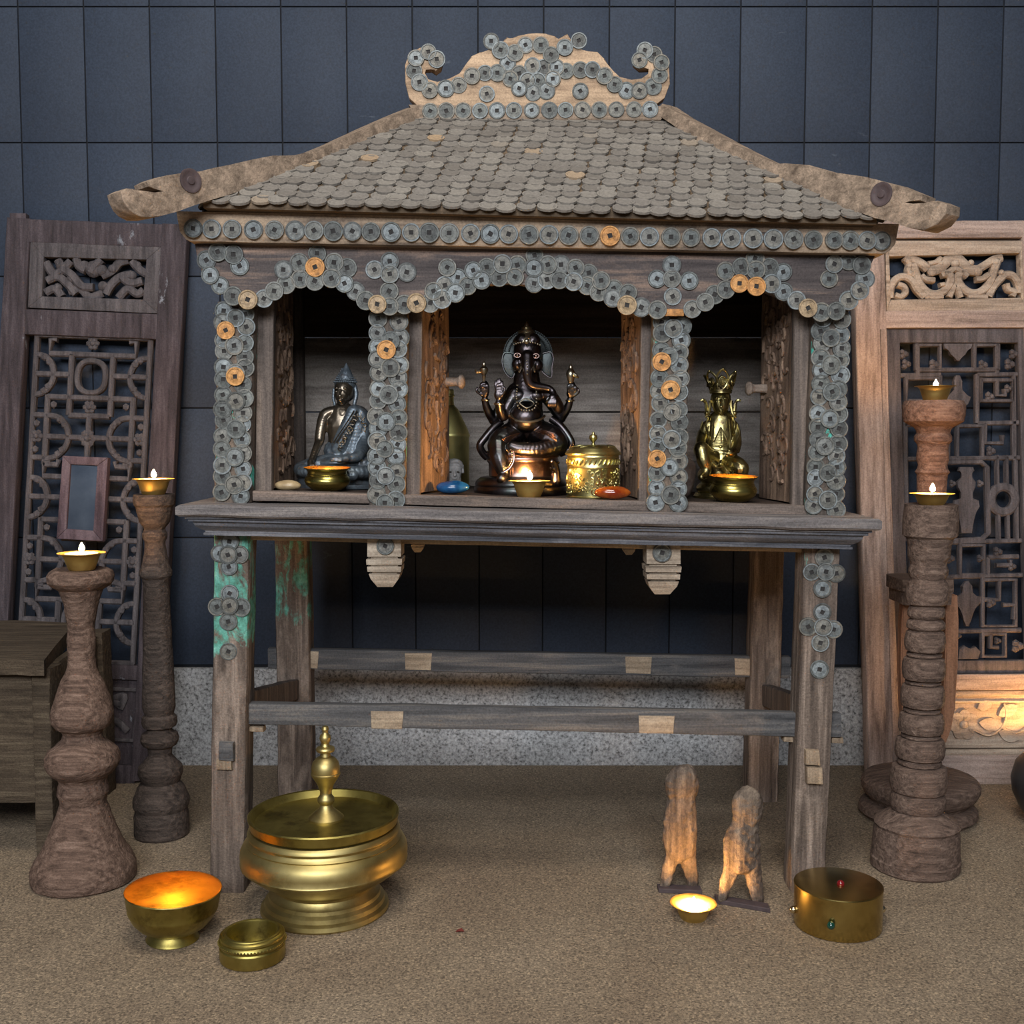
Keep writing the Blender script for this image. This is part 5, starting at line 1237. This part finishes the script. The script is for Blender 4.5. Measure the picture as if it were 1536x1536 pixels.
# sash hanging in loops at both sides
def sash(pts, par, w=6.0):
    q = smooth_path([P(x, y, YG + d) for x, y, d in pts], 6); bm = BM()
    tube(bm, q, w * 0.00107, 10)
    for o in (-0.45, 0.45):
        tube(bm, [p + Vector((o * w * 0.0011, -w * 0.00092, 0)) for p in q], 0.0009, 6)
    obj('sash', bm, 'black_bronze', par)
sash([(752, 632, -0.006), (740, 642, -0.012), (728, 656, -0.016), (720, 668, -0.018), (724, 679, -0.014), (731, 686, -0.01)], gs)
sash([(827, 628, -0.006), (840, 638, -0.012), (851, 652, -0.016), (857, 665, -0.018), (852, 675, -0.016), (840, 680, -0.02)], gs)
# drum seat and stepped foot
bm = BM(); cxg = 784; zb = gs.location.z
def tz(py): return P(cxg, py, YG).z
kk = ppx(P(cxg, 710, YG))
sy_ = 0.86
lathe(bm, [(0, tz(676)), (54 * kk, tz(676)), (57 * kk, tz(680)), (56 * kk, tz(684)), (53 * kk, tz(686)), (54 * kk, tz(690)), (53 * kk, tz(693)), (51 * kk, tz(695)), (50.5 * kk, tz(714)), (52 * kk, tz(716)), (53 * kk, tz(719)), (58 * kk, tz(722))][::-1], (P(cxg, 700, YG).x, YG, 0), segs=64, sy=sy_)
obj('drum_seat', bm, 'brown_bronze', gs, angle=50, label='smooth brown bronze drum seat')
bm = BM(); cb2 = P(781, 735, YG)
lathe(bm, [(0, zb), (69 * kk, zb), (70 * kk, zb + 0.003), (70 * kk, zb + 0.011), (68 * kk, zb + 0.013), (69 * kk, zb + 0.016), (66 * kk, zb + 0.022), (60 * kk, zb + 0.027), (50 * kk, zb + 0.029)], (cb2.x, YG + 0.0, 0), segs=64, sy=0.98)
obj('stepped_foot', bm, 'black_bronze', gs, angle=50)
# cloth with a beaded hem over the hanging leg, folds on the thighs
bm = BM()
bead_row(bm, YG, [(766, 672, -0.056), (768, 682, -0.062), (767, 692, -0.064), (762, 700, -0.066), (756, 704, -0.066)], 1.3)
tube(bm, smooth_path([P(x, y, YG + d) for x, y, d in ((768, 671, -0.054), (771, 682, -0.060), (770, 693, -0.062), (764, 703, -0.064), (756, 708, -0.064))], 5), 0.0013, 6)
obj('cloth_hem', bm, 'brown_bronze', gs); bm = BM()
for k in range(5):
    tube(bm, smooth_path([P(x, y, YG + d) for x, y, d in ((804 + k * 2, 648 + k * 1.5, -0.030), (816 + k * 2, 646 + k * 2.4, -0.042), (832 + k, 650 + k * 3, -0.046))], 5), 0.0009, 6)
    tube(bm, smooth_path([P(x, y, YG + d) for x, y, d in ((780 - k * 2, 650 + k * 1.5, -0.032), (764 - k, 654 + k * 2.4, -0.044), (748 - k * 0.5, 662 + k * 3, -0.048))], 5), 0.0009, 6)
obj('pleats', bm, 'brown_bronze', gs)
# small mouse at the right of the seat
cl = Clay(YG)
cl.limb([(834, 722, -0.045, 8), (834, 708, -0.045, 7), (832, 697, -0.05, 5.5), (828, 692, -0.056, 3.5)], 4); cl.b(837, 694, -0.046, 3, 3, 2); cl.limb([(830, 706, -0.052, 2.5), (826, 702, -0.06, 2)], 3)
clay_obj('mouse', cl, 0.0011, 'black_bronze', gs, 2)

# --- seated blue grey figure, left niche ---
YU = 1.845
us = thing('seated_buddha_statue', 'blue-grey bronze seated statue with pointed headdress and bare shoulder, left niche', 'statue', foot(512, YU))
cl = Clay(YU); b, l = cl.b, cl.limb
l([(515, 612, 0.0, 8), (515, 622, 0.0, 14)], 3)
l([(514, 622, 0.002, 20), (513, 640, 0.0, 23), (512, 658, 0.0, 20), (511, 676, 0.0, 20), (510, 690, 0.0, 24)], 5, 0.72); b(503, 632, -0.001, 14, 11, 11)
l([(497, 618, 0.0, 9), (488, 624, 0.0, 10.5), (482, 642, -0.004, 8.6), (479, 662, -0.010, 7.6)], 5); l([(479, 662, -0.010, 7.2), (473, 677, -0.028, 6.2), (467, 692, -0.044, 5)], 5)
l([(466, 693, -0.046, 5.5), (466, 700, -0.054, 4.5)], 3)
for i in range(4): l([(462.5 + i * 2.8, 697, -0.054, 1.9), (463 + i * 2.8, 706, -0.060, 1.7), (463.5 + i * 2.6, 712, -0.060, 1.4)], 3)
l([(471, 696, -0.05, 2.2), (475, 703, -0.056, 1.8)], 3)
cl_skin_parts = cl
clay_obj('torso', cl, 0.00125, 'skin_bronze', us, 2)
# robe over the left shoulder, folded legs
cl = Clay(YU); b, l = cl.b, cl.limb
l([(534, 617, 0.0, 10), (542, 623, 0.001, 12), (546, 645, 0.0, 11.5), (546, 668, -0.012, 10.5), (536, 684, -0.040, 8.5), (520, 688, -0.052, 6)], 6)
l([(530, 618, -0.006, 11), (521, 640, -0.012, 12.5), (513, 660, -0.012, 13), (508, 674, -0.010, 13)], 5, 0.8); l([(536, 640, -0.004, 14), (532, 665, -0.004, 16), (528, 685, -0.004, 18)], 5, 0.8)
l([(502, 676, 0.0, 17), (520, 682, 0.0, 18)], 3, 0.9); b(512, 694, -0.008, 42, 12, 34)
l([(524, 694, -0.01, 16), (556, 700, -0.024, 15), (572, 704, -0.03, 12)], 5); l([(500, 694, -0.01, 16), (470, 700, -0.024, 15), (452, 704, -0.03, 12)], 5)
l([(570, 706, -0.04, 10), (535, 708, -0.064, 9.5), (500, 706, -0.070, 8.5), (482, 703, -0.066, 7)], 6); l([(454, 706, -0.04, 10), (490, 712, -0.068, 9), (530, 713, -0.072, 8)], 6)
l([(520, 688, -0.056, 5.5), (508, 690, -0.062, 4.5)], 4)
for i in range(4): l([(512, 686.5 + i * 1.6, -0.062 - i * 0.001, 1.9), (502, 687 + i * 1.7, -0.066, 1.7), (496, 688 + i * 1.5, -0.065, 1.3)], 3)
o = clay_obj('robe', cl, 0.00125, 'blue_bronze', us, 2)
bm = BM()   # edge of the robe and its curled ornament
for off in (0, 4.5):
    tube(bm, smooth_path([P(x, y, YU + d) for x, y, d in ((531 + off, 616, -0.018), (520 + off, 634, -0.028), (508 + off, 652, -0.028), (500 + off, 664, -0.026))], 6), 0.0012, 6)
rnd = random.Random(2)
for k in range(16):
    t = k / 15; cx_, cy_ = 534 - 25 * t + rnd.uniform(-1, 4), 622 + 50 * t; r = 4.0; a0 = rnd.uniform(0, 6)
    tube(bm, [P(cx_ + math.cos(a0 + j * 0.7) * r * (1 - j * 0.09), cy_ + math.sin(a0 + j * 0.7) * r * (1 - j * 0.09), YU - 0.029 + abs(t - 0.5) * 0.008) for j in range(8)], 0.0009, 5)
for k in range(7):
    cx_, cy_ = rnd.uniform(538, 548), 626 + k * 6; a0 = rnd.uniform(0, 6)
    tube(bm, [P(cx_ + math.cos(a0 + j * 0.7) * 3.6 * (1 - j * 0.09), cy_ + math.sin(a0 + j * 0.7) * 3.6 * (1 - j * 0.09), YU - 0.0125) for j in range(8)], 0.0009, 5)
obj('robe_ornament', bm, 'skin_bronze', o)
for k in range(5):
    pass
# head, turned a little to the left
cl = Clay(YU); b, l = cl.b, cl.limb
b(516, 585, -0.002, 14.5, 17, 16); b(513, 592, -0.010, 11.5, 13, 11); b(512, 602, -0.012, 7, 6, 7)
l([(511, 585, -0.024, 1.8), (510.3, 591, -0.027, 2.2), (510, 594, -0.029, 2.7)], 4); b(510.5, 599.5, -0.022, 4.4, 1.3, 2.5); b(510.7, 602, -0.021, 3.6, 1.4, 2.5)
for x in (505, 517.5): b(x, 587.5, -0.0165, 3.4, 1.8, 2.2); l([(x - 3.5, 583.5, -0.0175, 1.1), (x, 582, -0.019, 1.2), (x + 3.5, 583.5, -0.0175, 1.1)], 3)
l([(516, 602, 0.0, 8), (516, 614, 0.0, 8)], 3)
clay_obj('head', cl, 0.0008, 'skin_bronze', us, 2)
cl = Clay(YU); b, l = cl.b, cl.limb
b(518, 577, 0.004, 16.5, 10, 17); b(518, 586, 0.012, 16, 18, 12); l([(518, 570, 0.0, 13), (519, 562, 0.0, 9.5), (519.5, 555, 0.0, 5.5), (519.5, 549, 0.0, 2.6), (519.5, 545, 0.0, 1.0)], 5)
l([(532.5, 580, 0.002, 3.5), (534.5, 592, 0.0, 3.6), (532, 604, -0.002, 3.4), (531, 609, -0.002, 2.6)], 4); l([(501, 584, 0.0, 2.5), (500, 596, -0.002, 2.8), (502, 607, -0.003, 2.4)], 4)
o = clay_obj('headdress', cl, 0.001, 'blue_bronze', us, 1)
bm = BM(); rnd = random.Random(4)
for row in range(7):
    y = 573 - row * 3.2; R_ = 17 - row * 1.9
    for k in range(int(R_ * 0.95)):
        a = math.pi * (1 + (k + 0.5 * (row % 2)) / (R_ * 0.95)); c = P(518.5, y, YU + 0.003); kk = ppx(c); ball(bm, c + Vector((math.cos(a) * R_ * kk, math.sin(a) * R_ * kk, 0)), 1.7 * kk, 1)
obj('curls', bm, 'blue_bronze', o)
# plinth
bm = BM(); c = P(512, 728, YU); zb = us.location.z; k = ppx(c)
lathe(bm, [(0, zb), (68 * k, zb), (69 * k, zb + 0.002), (69 * k, zb + 0.007), (66 * k, zb + 0.009), (65 * k, zb + 0.016), (67 * k, zb + 0.0185), (66 * k, zb + 0.022), (0, zb + 0.022)], (c.x, YU, 0), segs=64, sy=0.74)
obj('plinth', bm, 'blue_bronze', us, angle=40)

# --- crowned gilt figure, right niche ---
YV = 1.840
vs_ = thing('crowned_gilt_statue', 'golden brass seated statue in a tall leaf crown, right niche', 'statue', foot(1078, YV))
cl = Clay(YV); b, l = cl.b, cl.limb
l([(1081, 622, 0.0, 7), (1081, 634, 0.0, 12)], 3)
l([(1081, 634, 0.002, 21), (1081, 652, 0.0, 23), (1080, 672, 0.0, 24), (1080, 690, 0.0, 28)], 5, 0.78)
l([(1068, 635, 0.0, 8), (1060, 640, 0.0, 8.5), (1054, 654, -0.006, 8), (1051, 665, -0.018, 7.5), (1056, 671, -0.036, 6)], 6); l([(1053, 650, 0.0, 7), (1049, 662, 0.004, 6), (1047, 676, 0.008, 4.5)], 4)
l([(1095, 635, 0.0, 8), (1101, 641, 0.0, 8.5), (1104, 655, -0.006, 8), (1105, 667, -0.02, 7.5), (1100, 676, -0.042, 6), (1094, 678, -0.05, 5)], 6); l([(1104, 652, 0.0, 7), (1106, 664, 0.004, 6), (1106, 676, 0.006, 4.5)], 4)
# raised left knee with its shin, right thigh and knee
l([(1070, 692, -0.004, 16), (1056, 680, -0.034, 14), (1052, 674, -0.044, 12.5)], 5); l([(1052, 675, -0.046, 11.5), (1055, 690, -0.050, 10.5), (1059, 702, -0.050, 8.5), (1058, 712, -0.054, 7)], 5); l([(1058, 712, -0.054, 6.5), (1052, 716, -0.064, 5.5)], 3)
l([(1090, 694, -0.004, 17), (1104, 698, -0.036, 14.5), (1111, 703, -0.046, 13)], 5); l([(1111, 704, -0.047, 12), (1112, 722, -0.046, 11), (1112, 738, -0.044, 10)], 4)
b(1080, 712, -0.006, 34, 18, 32); b(1080, 732, 0.0, 36, 14, 34)
l([(1072, 700, -0.03, 9), (1080, 715, -0.04, 10), (1090, 730, -0.042, 11)], 4)
b(1094, 677, -0.054, 5, 4, 4)
for i in range(4): l([(1092 + i * 1.8, 679, -0.058, 1.8), (1090 + i * 2.2, 684, -0.061, 1.6)], 3)
o = clay_obj('robed_body', cl, 0.00125, 'gilt', vs_, 2)
bm = BM()   # collar edges, chest panel with its pointed ornament, folds
for pts in (((1068, 629, -0.018), (1067, 650, -0.030), (1068, 676, -0.034)), ((1094, 629, -0.018), (1096, 650, -0.030), (1095, 672, -0.036)), ((1081, 641, -0.0255), (1076, 652, -0.0285), (1071, 663, -0.030)), ((1081, 641, -0.0255), (1087, 652, -0.0285), (1091, 661, -0.030)), ((1081, 641, -0.0265), (1081.5, 652, -0.030), (1082, 664, -0.032)),
            ((1069, 665, -0.032), (1082, 665, -0.0345), (1091, 665, -0.032)), ((1069, 675, -0.032), (1081, 676, -0.0355), (1090, 677, -0.034)), ((1063, 660, -0.022), (1061, 676, -0.040), (1064, 692, -0.050), (1074, 702, -0.050), (1084, 700, -0.046)), ((1068, 690, -0.043), (1076, 698, -0.048), (1082, 690, -0.042)),
            ((1054, 632, -0.006), (1051, 644, -0.012), (1058, 652, -0.020)), ((1106, 636, -0.006), (1109, 650, -0.014), (1104, 662, -0.022)), ((1096, 700, -0.05), (1102, 690, -0.046), (1112, 692, -0.046)), ((1092, 705, -0.046), (1092, 718, -0.046), (1096, 730, -0.046)), ((1100, 708, -0.05), (1099, 720, -0.05), (1102, 732, -0.05))):
    tube(bm, smooth_path([P(x, y, YV + d) for x, y, d in pts], 6), 0.00135, 6)
p = P(1081, 670, YV - 0.0335); ball(bm, p, (0.003, 0.002, 0.003), 2)
obj('robe_folds', bm, 'gilt', o)
bm = BM(); c = P(1096, 682, YV - 0.060); k = ppx(c); lathe(bm, [(0, -4 * k), (4 * k, -3.4 * k), (8 * k, 0), (8.6 * k, 1.2 * k), (7.5 * k, 1 * k), (0, -1.5 * k)], c, segs=24); obj('alms_bowl', bm, 'gilt', vs_)
cl = Clay(YV); b, l = cl.b, cl.limb
b(1081, 600, 0.002, 15.5, 18, 15); b(1081, 606, -0.006, 13, 17, 12.5); b(1081, 619, -0.009, 6.5, 5, 6); l([(1081, 618, 0, 7), (1081, 632, 0.0, 7)], 3)
l([(1081.5, 600, -0.020, 1.6), (1081.8, 607, -0.0235, 2.1), (1081.8, 610, -0.025, 2.5)], 4); b(1081.6, 615, -0.0195, 3.8, 1.2, 2.4); b(1081.6, 617.3, -0.019, 3.0, 1.2, 2.4)
for x in (1075.5, 1087.8): b(x, 602.5, -0.0145, 3.2, 1.9, 2.2); l([(x - 3.4, 598.5, -0.015, 1.0), (x, 597, -0.0165, 1.1), (x + 3.4, 598.5, -0.015, 1.0)], 3)
clay_obj('head', cl, 0.0008, 'gilt', vs_, 2)
bm = BM()   # crown: band, leaf plates standing round it, ear ornaments
def az(cx, py, a, R, Y=YV): c = P(cx, py, Y); k = ppx(c); return c + Vector((math.sin(a) * R * k, -math.cos(a) * R * k, 0))
for r0, py in ((15.0, 589), (15.6, 586), (15.2, 583)):
    tube(bm, [az(1081, py, a, r0) for a in (2 * math.pi * k / 28 for k in range(28))] + [az(1081, py, 0, r0)], 0.0019, 7)
for a, h, w in ((0, 29, 9.5), (-0.95, 26, 8.5), (0.95, 25, 8.5), (-1.9, 20, 6), (1.9, 20, 6), (2.9, 20, 6)):
    pts = []
    for t in range(17):
        u = t / 16; s = -math.cos(u * 2 * math.pi); 
        y = 0.5 - 0.5 * math.cos(u * 2 * math.pi); x = math.sin(u * 2 * math.pi) * (0.55 + 0.45 * math.sin(y * 3.0))
        flare = 15.5 + y * 8 * (0.35 if a == 0 else 1.0)
        pts.append(az(1081, 584 - y * h, a + x * w / 17, flare))
    tube(bm, pts, 0.0020, 7)
    for f in (0.62, 0.34):
        q = [az(1081, 584 - (0.42 + 0.28 * math.sin(t) * f * 1.2) * h, a + math.cos(t) * w * f / 20, 16 + 4 * (0.35 if a == 0 else 1.0)) for t in (2 * math.pi * k / 14 for k in range(15))]
        tube(bm, q, 0.0012, 6)
    c = az(1081, 584 - h * 1.02, a, 15.5 + 8.5 * (0.35 if a == 0 else 1.0)); ball(bm, c, 0.0024, 2)
    # pierced leaf body
    q = [az(1081, 584 - yy * h, a + xx * w / 17, 15.3 + 7 * yy * (0.35 if a == 0 else 1.0)) for xx, yy in ((-0.75, 0.02), (0.75, 0.02), (0.55, 0.3), (0.2, 0.5), (0.0, 0.55), (-0.2, 0.5), (-0.55, 0.3))]
    f = bm.faces.new([bm.verts.new(p) for p in q]); r = bmesh.ops.extrude_face_region(bm, geom=[f]); bmesh.ops.translate(bm, vec=(-math.sin(a) * 0.002, math.cos(a) * 0.002, 0), verts=[v for v in r['geom'] if isinstance(v, bmesh.types.BMVert)])
for a, h in ((-0.48, 12), (0.48, 12), (-1.42, 12), (1.42, 12)):
    tube(bm, [az(1081, 584, a, 15.5), az(1081, 584 - h * 0.6, a, 17), az(1081, 584 - h, a, 18)], [0.002, 0.0026, 0.0008], 7)
obj('crown', bm, 'gilt', vs_)
bm = BM()
for s in (-1, 1):
    f = lambda x: 1081 + s * (x - 1081)
    tube(bm, smooth_path([P(f(1097), 601, YV), P(f(1097), 611, YV - 0.002), P(f(1100), 622, YV - 0.004), P(f(1104), 626, YV - 0.004)], 5), 0.0026, 8)
    tube(bm, smooth_path([P(f(1099), 624, YV), P(f(1102), 614, YV), P(f(1103), 605, YV), P(f(1107), 600, YV - 0.002), P(f(1111), 601, YV - 0.002)], 5), [0.0030] * 10 + [0.0026] * 8 + [0.0022] * 3, 8)
    ball(bm, P(f(1102), 620, YV - 0.004), 0.004, 2)
    tube(bm, smooth_path([P(f(1100), 626, YV - 0.004), P(f(1103), 640, YV - 0.008), P(f(1100), 652, YV - 0.018)], 5), 0.0017, 6)
obj('ear_ornaments', bm, 'gilt', vs_)
bm = BM(); zb = vs_.location.z; c = P(1078, 745, YV); k = ppx(c)
lathe(bm, [(0, zb), (37 * k, zb), (38 * k, zb + 0.004), (35 * k, zb + 0.009), (0, zb + 0.012)], (c.x, YV, 0), segs=48, sy=0.95, rough=0.0012)
obj('rock_base', bm, 'gilt', vs_)

# --- brass bowls, flask, box, stones ---
def niche_bowl(label, cx, Y, R, H):
    c = foot(cx, Y) + Vector((0, 0, 0.0012)); ax = c + Vector((0.02, -0.055, 1.0)); t = thing('brass_offering_bowl', label, 'bowl', c, 'squat brass bowls in the side niches')
    bm = BM(); lathe(bm, [(0, 0), (R * 0.55, 0), (R * 0.70, H * 0.06), (R * 0.93, H * 0.26), (R * 0.99, H * 0.42), (R * 0.95, H * 0.56), (R * 0.86, H * 0.66), (R * 0.87, H * 0.70), (R * 0.84, H * 0.74), (R * 0.85, H * 0.84), (R * 0.92, H * 0.92), (R * 1.0, H * 0.965), (R * 1.01, H)], c, ax, segs=64); obj('outside', bm, 'brass_bowl', t)
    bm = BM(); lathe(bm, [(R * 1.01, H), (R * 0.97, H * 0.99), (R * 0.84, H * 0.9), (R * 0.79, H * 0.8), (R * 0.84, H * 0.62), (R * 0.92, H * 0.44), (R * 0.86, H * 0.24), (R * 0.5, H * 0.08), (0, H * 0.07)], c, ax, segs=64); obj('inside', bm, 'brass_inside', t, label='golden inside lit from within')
    return c, t
YW = 1.745; k = ppx(P(490, 720, YW))
c, bl = niche_bowl('squat round brass bowl before the blue-grey statue, left niche', 491, YW, 34.5 * k, 34 * k); tealight(c + Vector((0, 0, 34 * k * 0.085 + 0.004)), 'small candle burning unseen in the squat bowl of the left niche', 1.0)
YW2 = 1.745; k = ppx(P(1099, 735, YW2))
c, bl = niche_bowl('squat round brass bowl before the golden statue, right niche', 1099, YW2, 36 * k, 38 * k); tealight(c + Vector((0.008, 0, 38 * k * 0.085 + 0.004)), 'small candle burning unseen in the squat bowl of the right niche', 1.0)
# flask
YZ = 1.930; fc = foot(671, YZ); k = ppx(fc); zt_ = lambda py: P(671, py, YZ).z - fc.z
fl = thing('brass_flask', 'tall brass flask with sloping shoulders, behind the open door of the middle niche', 'flask', fc)
bm = BM(); lathe(bm, [(0, 0), (32 * k, 0), (33 * k, 0.002), (33 * k, zt_(657)), (34 * k, zt_(655)), (34 * k, zt_(652)), (33 * k, zt_(650)), (31 * k, zt_(644)), (17 * k, zt_(614)), (11 * k, zt_(608)), (10.5 * k, zt_(605)), (10 * k, zt_(596)), (11.5 * k, zt_(594)), (11.5 * k, zt_(592)), (0, zt_(592))], fc, segs=56)
obj('flask_body', bm, 'brass_flask', fl, angle=35)
bm = BM(); lathe(bm, [(0, zt_(592)), (9 * k, zt_(592)), (10.5 * k, zt_(591)), (10.5 * k, zt_(586)), (9 * k, zt_(584)), (0, zt_(584))], fc, segs=40); obj('stopper', bm, 'brass_flask', fl, angle=35)
# embossed box
YE = 1.762; ec = foot(889.5, YE); k = ppx(ec); ze = lambda py: P(888, py, YE).z - ec.z
eb = thing('embossed_brass_box', 'round embossed brass box with a domed lid and ball knob, right of the elephant-headed statue', 'box', ec)
zb = 0.0
bm = BM(); R_ = 38.5 * k
lathe(bm, [(0, 0), (R_ * 1.04, 0), (R_ * 1.05, 0.002), (R_, 0.004), (R_, ze(702)), (R_ * 1.015, ze(701)), (R_, ze(700)), (R_, ze(687)), (R_ * 1.015, ze(686)), (R_, ze(685)), (R_, ze(682)), (0, ze(682))], ec, segs=72)
body = obj('box_body', bm, 'brass_embossed', eb, angle=40)
bm = BM(); rnd = random.Random(9); cc = ec
def cyl(a, z, d=0.0): return cc + Vector((math.sin(a) * (R_ + d), -math.cos(a) * (R_ + d), z))
for kq in range(34):
    a = 2 * math.pi * kq / 34; z0 = ze(693); tube(bm, [cyl(a - 0.05, z0 - 0.004, 0.0004), cyl(a, z0, 0.0012), cyl(a + 0.05, z0 + 0.004, 0.0004)], [0.001, 0.0019, 0.001], 7)
for kq in range(120):
    a = rnd.uniform(-1.9, 1.9); z = rnd.uniform(0.008, ze(705)); r = rnd.uniform(0.003, 0.006); a0 = rnd.uniform(0, 6)
    tube(bm, [cyl(a + math.cos(a0 + j * 0.75) * r * (1 - j * 0.1) / R_, min(max(z + math.sin(a0 + j * 0.75) * r * (1 - j * 0.1), 0.005), ze(703)), 0.0006) for j in range(7)], 0.0013, 6)
for a in (0.10, 0.95, -0.75): ball(bm, cyl(a, ze(724), 0.001), 0.0032, 2)
obj('embossing', bm, 'brass_embossed', body)
bm = BM(); lathe(bm, [(R_ * 0.98, ze(682.5)), (R_ * 1.08, ze(682)), (R_ * 1.09, ze(680)), (R_ * 1.05, ze(678)), (R_ * 1.0, ze(676)), (R_ * 0.94, ze(674)), (R_ * 0.88, ze(671)), (R_ * 0.62, ze(668)), (R_ * 0.3, ze(667)), (0, ze(667))], ec, segs=72)
for kq in range(9):
    a = 2 * math.pi * kq / 9; tube(bm, [ec + Vector((math.sin(a + j * 0.12) * R_ * (0.85 - j * 0.09), -math.cos(a + j * 0.12) * R_ * (0.85 - j * 0.09), ze(670.5 - j * 0.6))) for j in range(5)], [0.0012, 0.002, 0.0024, 0.002, 0.001], 6)
lid = obj('lid', bm, 'brass_embossed', eb, angle=40)
bm = BM(); lathe(bm, [(3 * k, ze(668)), (3 * k, ze(666)), (1.8 * k, ze(664)), (3.2 * k, ze(662)), (6.2 * k, ze(658)), (6.4 * k, ze(656)), (5.5 * k, ze(653)), (2.5 * k, ze(651.5)), (2.2 * k, ze(650)), (1.6 * k, ze(648)), (0.2 * k, ze(647.5))], ec, segs=28); obj('knob', bm, 'brass_embossed', lid)
# small stone head beside the flask
YH = 1.872; hc = foot(677, YH)
hd = thing('small_stone_head', 'small grey stone head with drawn eyes, peeping out beside the flask', 'figurine', hc)
cl = Clay(YH); b, l = cl.b, cl.limb
b(681, 708, -0.002, 12, 17, 11); l([(681, 716, 0, 11), (681, 728, 0.0, 12)], 4); b(681, 702, 0.0, 13, 9, 12); l([(682, 705, -0.0125, 1.6), (682.5, 713, -0.015, 2.3)], 3); b(682, 718, -0.012, 4, 1.4, 2)
clay_obj('head', cl, 0.0009, 'grey_stone', hd, 2)
cl = Clay(YH); b, l = cl.b, cl.limb
b(681, 697, 0.001, 13.5, 9.5, 12.5); l([(669, 700, 0.0, 3.2), (676, 694, -0.009, 3), (686, 692, -0.011, 3), (693, 699, -0.002, 3.2)], 5); l([(693, 699, 0.0, 3), (694, 708, 0.0, 2.5)], 3)
clay_obj('hair', cl, 0.0009, 'grey_stone', hd, 1)
bm = BM()
for x in (676, 687): p = P(x, 708, YH - 0.0125); ball(bm, p, (0.0026, 0.001, 0.0014), 2)
obj('eyes', bm, 'wick', hd)
def stone(name, label, px, py, Y, rx, ry, rz, mat, seed, amp=0.0016):
    c = P(px, py, Y); k = ppx(c); bm = BM(); ball(bm, c, (rx * k, rz * k, ry * k), 4); jitter(bm, amp, 45, seed)
    z = zfloor(c.x) + (0.0012 if Y < YF + 0.035 else 0.0); m = min(v.co.z for v in bm.verts)
    bmesh.ops.translate(bm, vec=(0, 0, z - m), verts=bm.verts[:])
    return single(name, bm, mat, label, 'stone', Vector((c.x, Y, z)))
stone('blue_stone', 'smooth blue polished stone at the left of the middle niche', 679, 733, 1.742, 25, 10.5, 16, 'blue_stone', 1)
stone('amber_stone', 'glossy orange-red polished stone before the embossed box', 919, 742, 1.700, 27, 10, 14, 'amber_stone', 2)
stone('tan_stone', 'small golden-tan pebble in the left corner of the left niche', 432, 731, 1.725, 20, 8, 12, 'tan_stone', 3)
stone('dark_rock', 'dark brown rough rock beside the golden statue, half hidden by a coin-covered post', 1028, 722, 1.800, 15, 30, 18, 'dark_rock', 4, 0.006)
# ------------------------------------------------------------------ camera and light
cam = bpy.data.cameras.new('camera'); co = bpy.data.objects.new('camera', cam); COL.objects.link(co)
cam.sensor_width = 36; cam.lens = 36 * F / 1536; cam.clip_start = 0.02
co.location = (0, 0, CAMZ); co.rotation_euler = (math.radians(90) - PITCH, 0, 0); SC.camera = co
w = bpy.data.worlds.new('room_light'); SC.world = w; w.use_nodes = True
bg = w.node_tree.nodes['Background']; bg.inputs['Color'].default_value = (0.72, 0.80, 1.0, 1); bg.inputs['Strength'].default_value = 0.05
def area(name, loc, target, sx, sy, power, col):
    l = bpy.data.lights.new(name, 'AREA'); l.shape = 'RECTANGLE'; l.size = sx; l.size_y = sy; l.energy = power; l.color = col
    o = bpy.data.objects.new(name, l); COL.objects.link(o); o.location = loc
    o.rotation_euler = (Vector(target) - Vector(loc)).to_track_quat('-Z', 'Y').to_euler()
    return o
area('window_light', (-0.35, -1.5, 1.85), (0, 1.9, 0.6), 2.3, 0.8, 118, (0.90, 0.94, 1.0))
area('ceiling_lamp', (-0.1, 0.55, 2.9), (0.0, 1.8, 0.4), 0.9, 0.9, 36, (1.0, 0.93, 0.84))
SC.view_settings.view_transform = 'Standard'; SC.view_settings.look = 'None'; SC.view_settings.gamma = 1.0
SC.view_settings.use_curve_mapping = False; SC.view_settings.exposure = 0.12
